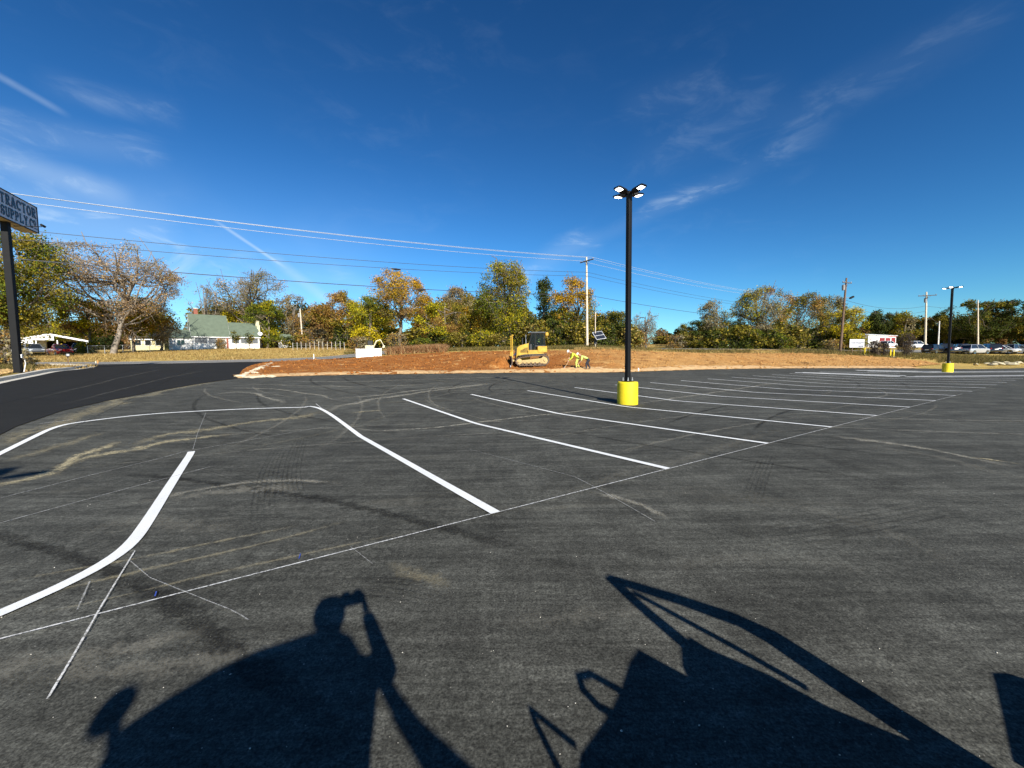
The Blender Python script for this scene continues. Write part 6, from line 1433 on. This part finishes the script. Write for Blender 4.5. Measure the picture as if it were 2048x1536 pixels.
def bent(reach, low, lean, s=1.):
    """a worker bent forward, both hands down on a long handle; faces +x"""
    hipz = .86 * s; ch = Vector((math.sin(lean) * .48, 0, hipz + math.cos(lean) * .48)); nb = Vector((math.sin(lean) * .62, 0, hipz + math.cos(lean) * .62))
    J = {'pelvis': (0, 0, hipz), 'waist': (math.sin(lean) * .22, 0, hipz + math.cos(lean) * .24), 'chest': tuple(ch), 'neckb': tuple(nb), 'neck': tuple(nb + Vector((.07, 0, .045))), 'headc': tuple(nb + Vector((.16, 0, .09))), 'face': (.7, 0, -.7)}
    for k, sg in (('L', 1), ('R', -1)):
        J['sh' + k] = tuple(nb + Vector((-.06, sg * .19, -.05))); f = 1 if k == 'L' else .72
        hnd = Vector((ch.x + reach * f, sg * .07, low + (.0 if k == 'L' else .22))); J['el' + k] = tuple((Vector(J['sh' + k]) + hnd) / 2 + Vector((-.07, sg * .08, -.03))); J['wr' + k] = tuple(hnd); J['hd' + k] = (.7, 0, -.7); J['pn' + k] = (0, -sg, 0)
        fx = .16 if k == 'L' else -.14; J['hip' + k] = (.0, sg * .10, hipz - .06); J['kn' + k] = (fx * .5 + .12, sg * .12, .47); J['an' + k] = (fx, sg * .13, .09); J['to' + k] = (fx + .17, sg * .15, .04)
    return J
def shovel(label, a, b, loc, rz, blade=True):
    t = thing('shovel', label, 'shovel', loc, rz); a, b = Vector(a), Vector(b); m = MB(); m.tube([a, b], .017, 8); m.build('handle', mat('ash_handle', (.5, .36, .2), .7), t, True)
    d = (b - a).normalized(); q = Vector((0, 1, 0)); n_ = d.cross(q); V = []
    for i, (x, w) in enumerate(((0, .05), (.06, .10), (.2, .11), (.28, .06), (.31, .01))): V += [b + d * x - q * w + n_ * .03, b + d * x, b + d * x + q * w + n_ * .03]
    m = MB(); m.add(V, [(i * 3 + j, i * 3 + j + 1, i * 3 + j + 4, i * 3 + j + 3) for i in range(4) for j in range(2)]); o = m.build('blade', GALV, t); so = o.modifiers.new('t', 'SOLIDIFY'); so.thickness = .008
def dz_at(px, Y): g2 = ground_at(px, Y); return np.array([g2[0], g2[1], float(dirt_z(np.array([g2[:2]]))[0])])
w1 = dz_at(1156, 31.7); J1 = bent(.34, .62, rad(58)); person('stooping worker in yellow hi-vis shirt and trousers with a white hard hat', w1, PI + .15, J1, dict(top=HIVIS, legs=mat('hi_vis_trousers', (.52, .58, .12), .8), boots=BOOT), hat='hard')
shovel('long-handled shovel held by the worker in hi-vis trousers', Vector(J1['wrR']) + Vector((-.25, .06, .26)), Vector((1.02, .02, .16)), w1, PI + .15)
w2 = dz_at(1177, 31.5); J2 = bent(.30, .50, rad(66), .95); person('stooping worker in lime vest and dark trousers behind the other worker', w2, PI - .1, J2, dict(top=HIVIS2, legs=NAVYC, short=True), hat='hard')
shovel('shovel held low by the worker in dark trousers', Vector(J2['wrR']) + Vector((-.2, .06, .2)), Vector((.95, .02, .14)), w2, PI - .1)
def seated(s=1.):
    J = {'pelvis': (0, 0, .12), 'waist': (-.03, 0, .3), 'chest': (-.04, 0, .52), 'neckb': (-.03, 0, .66), 'neck': (-.01, 0, .72), 'headc': (.01, 0, .79), 'face': (1, 0, 0)}
    for k, g2 in (('L', 1), ('R', -1)): J.update({'sh' + k: (-.03, g2 * .19, .6), 'el' + k: (.12, g2 * .24, .36), 'wr' + k: (.36, g2 * .18, .34), 'hip' + k: (.02, g2 * .1, .1), 'kn' + k: (.44, g2 * .13, .12), 'an' + k: (.5, g2 * .13, -.28), 'to' + k: (.62, g2 * .13, -.32), 'hd' + k: (1, 0, -.2), 'pn' + k: (0, 0, -1)})
    return J
op = dz_b + np.array([math.cos(PI + rad(4)) * -.72, math.sin(PI + rad(4)) * -.72, 1.60]); person('bulldozer operator in a lime hi-vis shirt seated in the cab', op, PI + rad(4), seated(), dict(top=HIVIS2, legs=NAVYC), hat='cap')
# ------------------------------------------------------------------ the crew behind the camera, whose shadows fall into view
Ev = np.array([math.cos(SUN_AZ), math.sin(SUN_AZ), 0]); Nv = np.array([-math.sin(SUN_AZ), math.cos(SUN_AZ), 0]); TE = math.tan(SUN_EL)
def W3(s, k, z): return Ev * s - Nv * k + np.array([0, 0, z])       # s to the right across the sun, k metres back toward the sun
RZC = SUN_AZ
def build_photographer():
    """stands with both arms up, framing the picture with a phone"""
    hx, k0 = -.115, .34
    J = {'pelvis': (hx - .03, -.42, .88), 'waist': (hx - .03, -.43, 1.04), 'chest': (hx - .01, -.42, 1.26), 'neckb': (hx, -.40, 1.41), 'neck': (hx, -.38, 1.47), 'headc': (hx, -.355, 1.535), 'face': (.1, 1, 0),
         'shL': (hx - .19, -.40, 1.37), 'elL': (hx - .13, -.22, 1.30), 'wrL': (-.075, -.075, 1.455), 'shR': (hx + .19, -.40, 1.37), 'elR': (.165, -.24, 1.22), 'wrR': (.088, -.075, 1.45),
         'hdL': (.25, .35, 1), 'hdR': (-.1, .35, 1), 'pnL': (1, 0, 0), 'pnR': (-1, 0, 0),
         'hipL': (hx - .14, -.42, .82), 'knL': (hx - .17, -.40, .46), 'anL': (hx - .19, -.43, .09), 'toL': (hx - .21, -.26, .04), 'hipR': (hx + .07, -.42, .82), 'knR': (hx + .09, -.39, .46), 'anR': (hx + .10, -.42, .09), 'toR': (hx + .12, -.25, .04)}
    person('photographer in dark jacket and grey trousers holding up a phone', (0, 0, 0), SUN_AZ, J, dict(top=PLAID, legs=GREYT), hat='cap')
    t = thing('phone', 'black phone held up in both hands by the photographer', 'phone', (0, 0, 0), SUN_AZ)
    m = MB(); m.box((.005, -.035, 1.515), (.155, .009, .074), bev=.003); m.build('phone_body', BLACKP, t); m = MB(); m.box((.005, -.0405, 1.515), (.145, .001, .066)); m.build('screen', GLASSD, t)
build_photographer()
def utility_cart():
    """side-by-side utility vehicle with a moulded roof and a cage mirror; rear toward the camera"""
    k = .95; dz = k * TE
    t = thing('utility_cart', 'dark roofed utility cart parked behind the photographer', 'utility vehicle', (0, 0, 0), SUN_AZ)
    roof = [(-.90, 1.13), (-.885, 1.18), (-.79, 1.235), (-.63, 1.30), (-.45, 1.345), (-.21, 1.365), (-.08, 1.355), (.0, 1.30), (.03, 1.24)]
    low = [(s * .97, h - .055) for s, h in roof[::-1]]
    m = MB(); m.prism([(s, h + dz) for s, h in roof + low], -k, -k - 1.35, 'y'); m.build('roof', BLACKP, t, True)
    m = MB(); m.prism([(-.86, .25), (.03, .25), (.03, .86 + dz), (-.10, 1.12 + dz), (-.40, 1.20 + dz), (-.45, 1.27 + dz), (-.62, 1.25 + dz), (-.80, 1.18 + dz), (-.88, 1.10 + dz)], -k - .06, -k - .14, 'y'); m.build('rear_panel', BLACKP, t)
    m = MB(); m.box((-.38, -k - 1.5, .62), (1.0, 2.4, .5), bev=.08); m.box((-.38, -k - 2.3, .98), (.9, .8, .35), bev=.1); m.build('body', mat('cart_green', (.03, .06, .03), .5), t)
    for a, c in (((-.86, -k - .1, .5), (-.86, -k - .1, 1.12 + dz)), ((-.84, -k - 1.3, .6), (-.84, -k - 1.25, 1.1 + dz)), ((.08, -k - 1.25, .6), (.12, -k - 1.25, 1.2 + dz))):
        m = MB(); m.tube([a, c], .032, 8); m.build('cage_bar', BLACKP, t, True)
    for pts in ([(.10, 1.20), (.17, 1.05), (.235, .95), (.35, .83), (.45, .72), (.60, .5)], [(.17, 1.02), (.225, .93), (.27, .84), (.285, .74), (.31, .5)]):
        m = MB(); m.tube([(s, -k - .1, h + dz) for s, h in pts], [.03, .036, .036, .034, .034, .034][:len(pts)], 8); m.build('cage_bar', BLACKP, t, True)
    m = MB(); m.loft([[(-.975 + .064 * math.cos(a) * c, -k - .1 + y, 1.305 + dz + .070 * math.sin(a) * c) for a in np.linspace(0, 2 * PI, 14, endpoint=False)] for y, c in ((.04, .7), (.02, 1), (-.04, 1), (-.08, .6))]); m.tube([(-.93, -k - .1, 1.24 + dz), (-.86, -k - .1, 1.14 + dz)], .025, 6); m.build('mirror', BLACKP, t, True)
    m = MB(); m.box((-.38, -k - .95, .95), (.95, .5, .14), bev=.04); m.box((-.38, -k - .72, 1.3), (.95, .12, .6), bev=.04); m.build('seat', RUB, t)
    m = MB(); m.lathe([(.16, -.012), (.175, 0), (.16, .012)], 18, Matrix.Translation((-.6, -k - 1.45, 1.3)) @ Matrix.Rotation(rad(65), 4, 'X')); m.build('steering_wheel', RUB, t)
    for x in (-.84, .08):
        for y in (-k - .55, -k - 2.3): m = MB(); m.lathe([(.12, -.11), (.28, -.11), (.31, -.06), (.31, .06), (.28, .11), (.12, .11)], 18, Matrix.Translation((x, y, .31)), 'x'); m.build('wheel', RUB, t, True)
utility_cart()
def line_striper():
    """walk-behind pavement line striper: tall folded handlebar, engine, hopper, wheels"""
    t = thing('line_striper', 'walk-behind pavement striping machine with a tall handlebar', 'striping machine', (0, 0, 0), SUN_AZ); k = .06
    def P(s, h, kk=k): return (s, -kk, h + (kk) * TE)
    for y in (0., .34):
        kk = k + y
        m = MB(); m.tube([P(1.635, .80, kk), P(1.64, 1.05, kk), P(1.665, 1.245, kk)], [.04, .036, .036], 8); m.build('handle_bar', BLACKP, t, True)
        m = MB(); m.tube([P(1.665, 1.24, kk), P(1.90, 1.04, kk), P(2.06, .88, kk), P(2.105, .78, kk), P(2.10, .6, kk), P(2.10, .36, kk), P(2.09, .18, kk)], [.036, .044, .052, .066, .072, .074, .074], 8); m.build('handle_bar', BLACKP, t, True)
    m = MB(); m.tube([P(1.70, 1.13), P(1.86, .78), P(1.92, .62)], .020, 6); m.build('control_cable', RUB, t)
    m = MB(); m.prism([P(s, h)[::2] for s, h in ((1.70, .88), (1.60, .86), (1.50, .80), (1.475, .77), (1.38, .90), (1.28, .87), (1.15, .81), (1.02, .76), (.80, .70), (.68, .62), (.62, .3), (1.2, .15), (1.76, .15), (1.80, .56))], -k, -k - .42, 'y'); m.build('engine_and_pump', DARKM, t)
    m = MB(); m.prism([P(s, h)[::2] for s, h in ((1.70, .86), (1.84, .70), (1.90, .58), (2.06, .42), (2.12, .2), (1.78, .2), (1.76, .45), (1.80, .54))], -k - .03, -k - .36, 'y'); m.build('hopper', DARKM, t)
    m = MB(); m.tube([P(1.13, .80), P(1.06, .875), P(1.00, .88), P(.975, .84), P(.99, .78), P(1.04, .74)], .018, 8); m.build('hose_loop', RUB, t, True)
    m = MB(); m.tube([P(.80, .72), P(.705, .845), P(.70, .80), P(.69, .60)], .013, 8); m.build('pointer_arm', GALV, t, True)
    for s in (.85, 1.95): m = MB(); m.lathe([(.06, -.05), (.19, -.05), (.2, 0), (.19, .05), (.06, .05)], 18, Matrix.Translation((s, -k - .55, .2)), 'y'); m.build('wheel', RUB, t, True)
line_striper()
def paint_tank():
    t = thing('paint_tank', 'low wedge-shaped paint tank on small wheels beside the striping machine', 'paint tank', (0, 0, 0), SUN_AZ); k = .06; d = k * TE
    m = MB(); m.prism([(2.30, .10), (2.27, .33 + d), (2.45, .37 + d), (2.76, .44 + d), (2.82, .455 + d), (2.88, .44 + d), (2.96, .36 + d), (2.96, .10)], -k, -k - .4, 'y'); m.build('tank', TRIM, t, False)
    m = MB(); m.lathe([(.0, 0), (.07, 0), (.07, .03), (0, .035)], 14, Matrix.Translation((2.6, -k - .2, .42 + d))); m.build('lid', BLACKP, t)
    for x in (2.4, 2.86):
        for y in (-k - .03, -k - .37): m = MB(); m.lathe([(.03, -.03), (.10, -.03), (.10, .03), (.03, .03)], 14, Matrix.Translation((x, y, .10)), 'y'); m.build('wheel', RUB, t, True)
paint_tank()
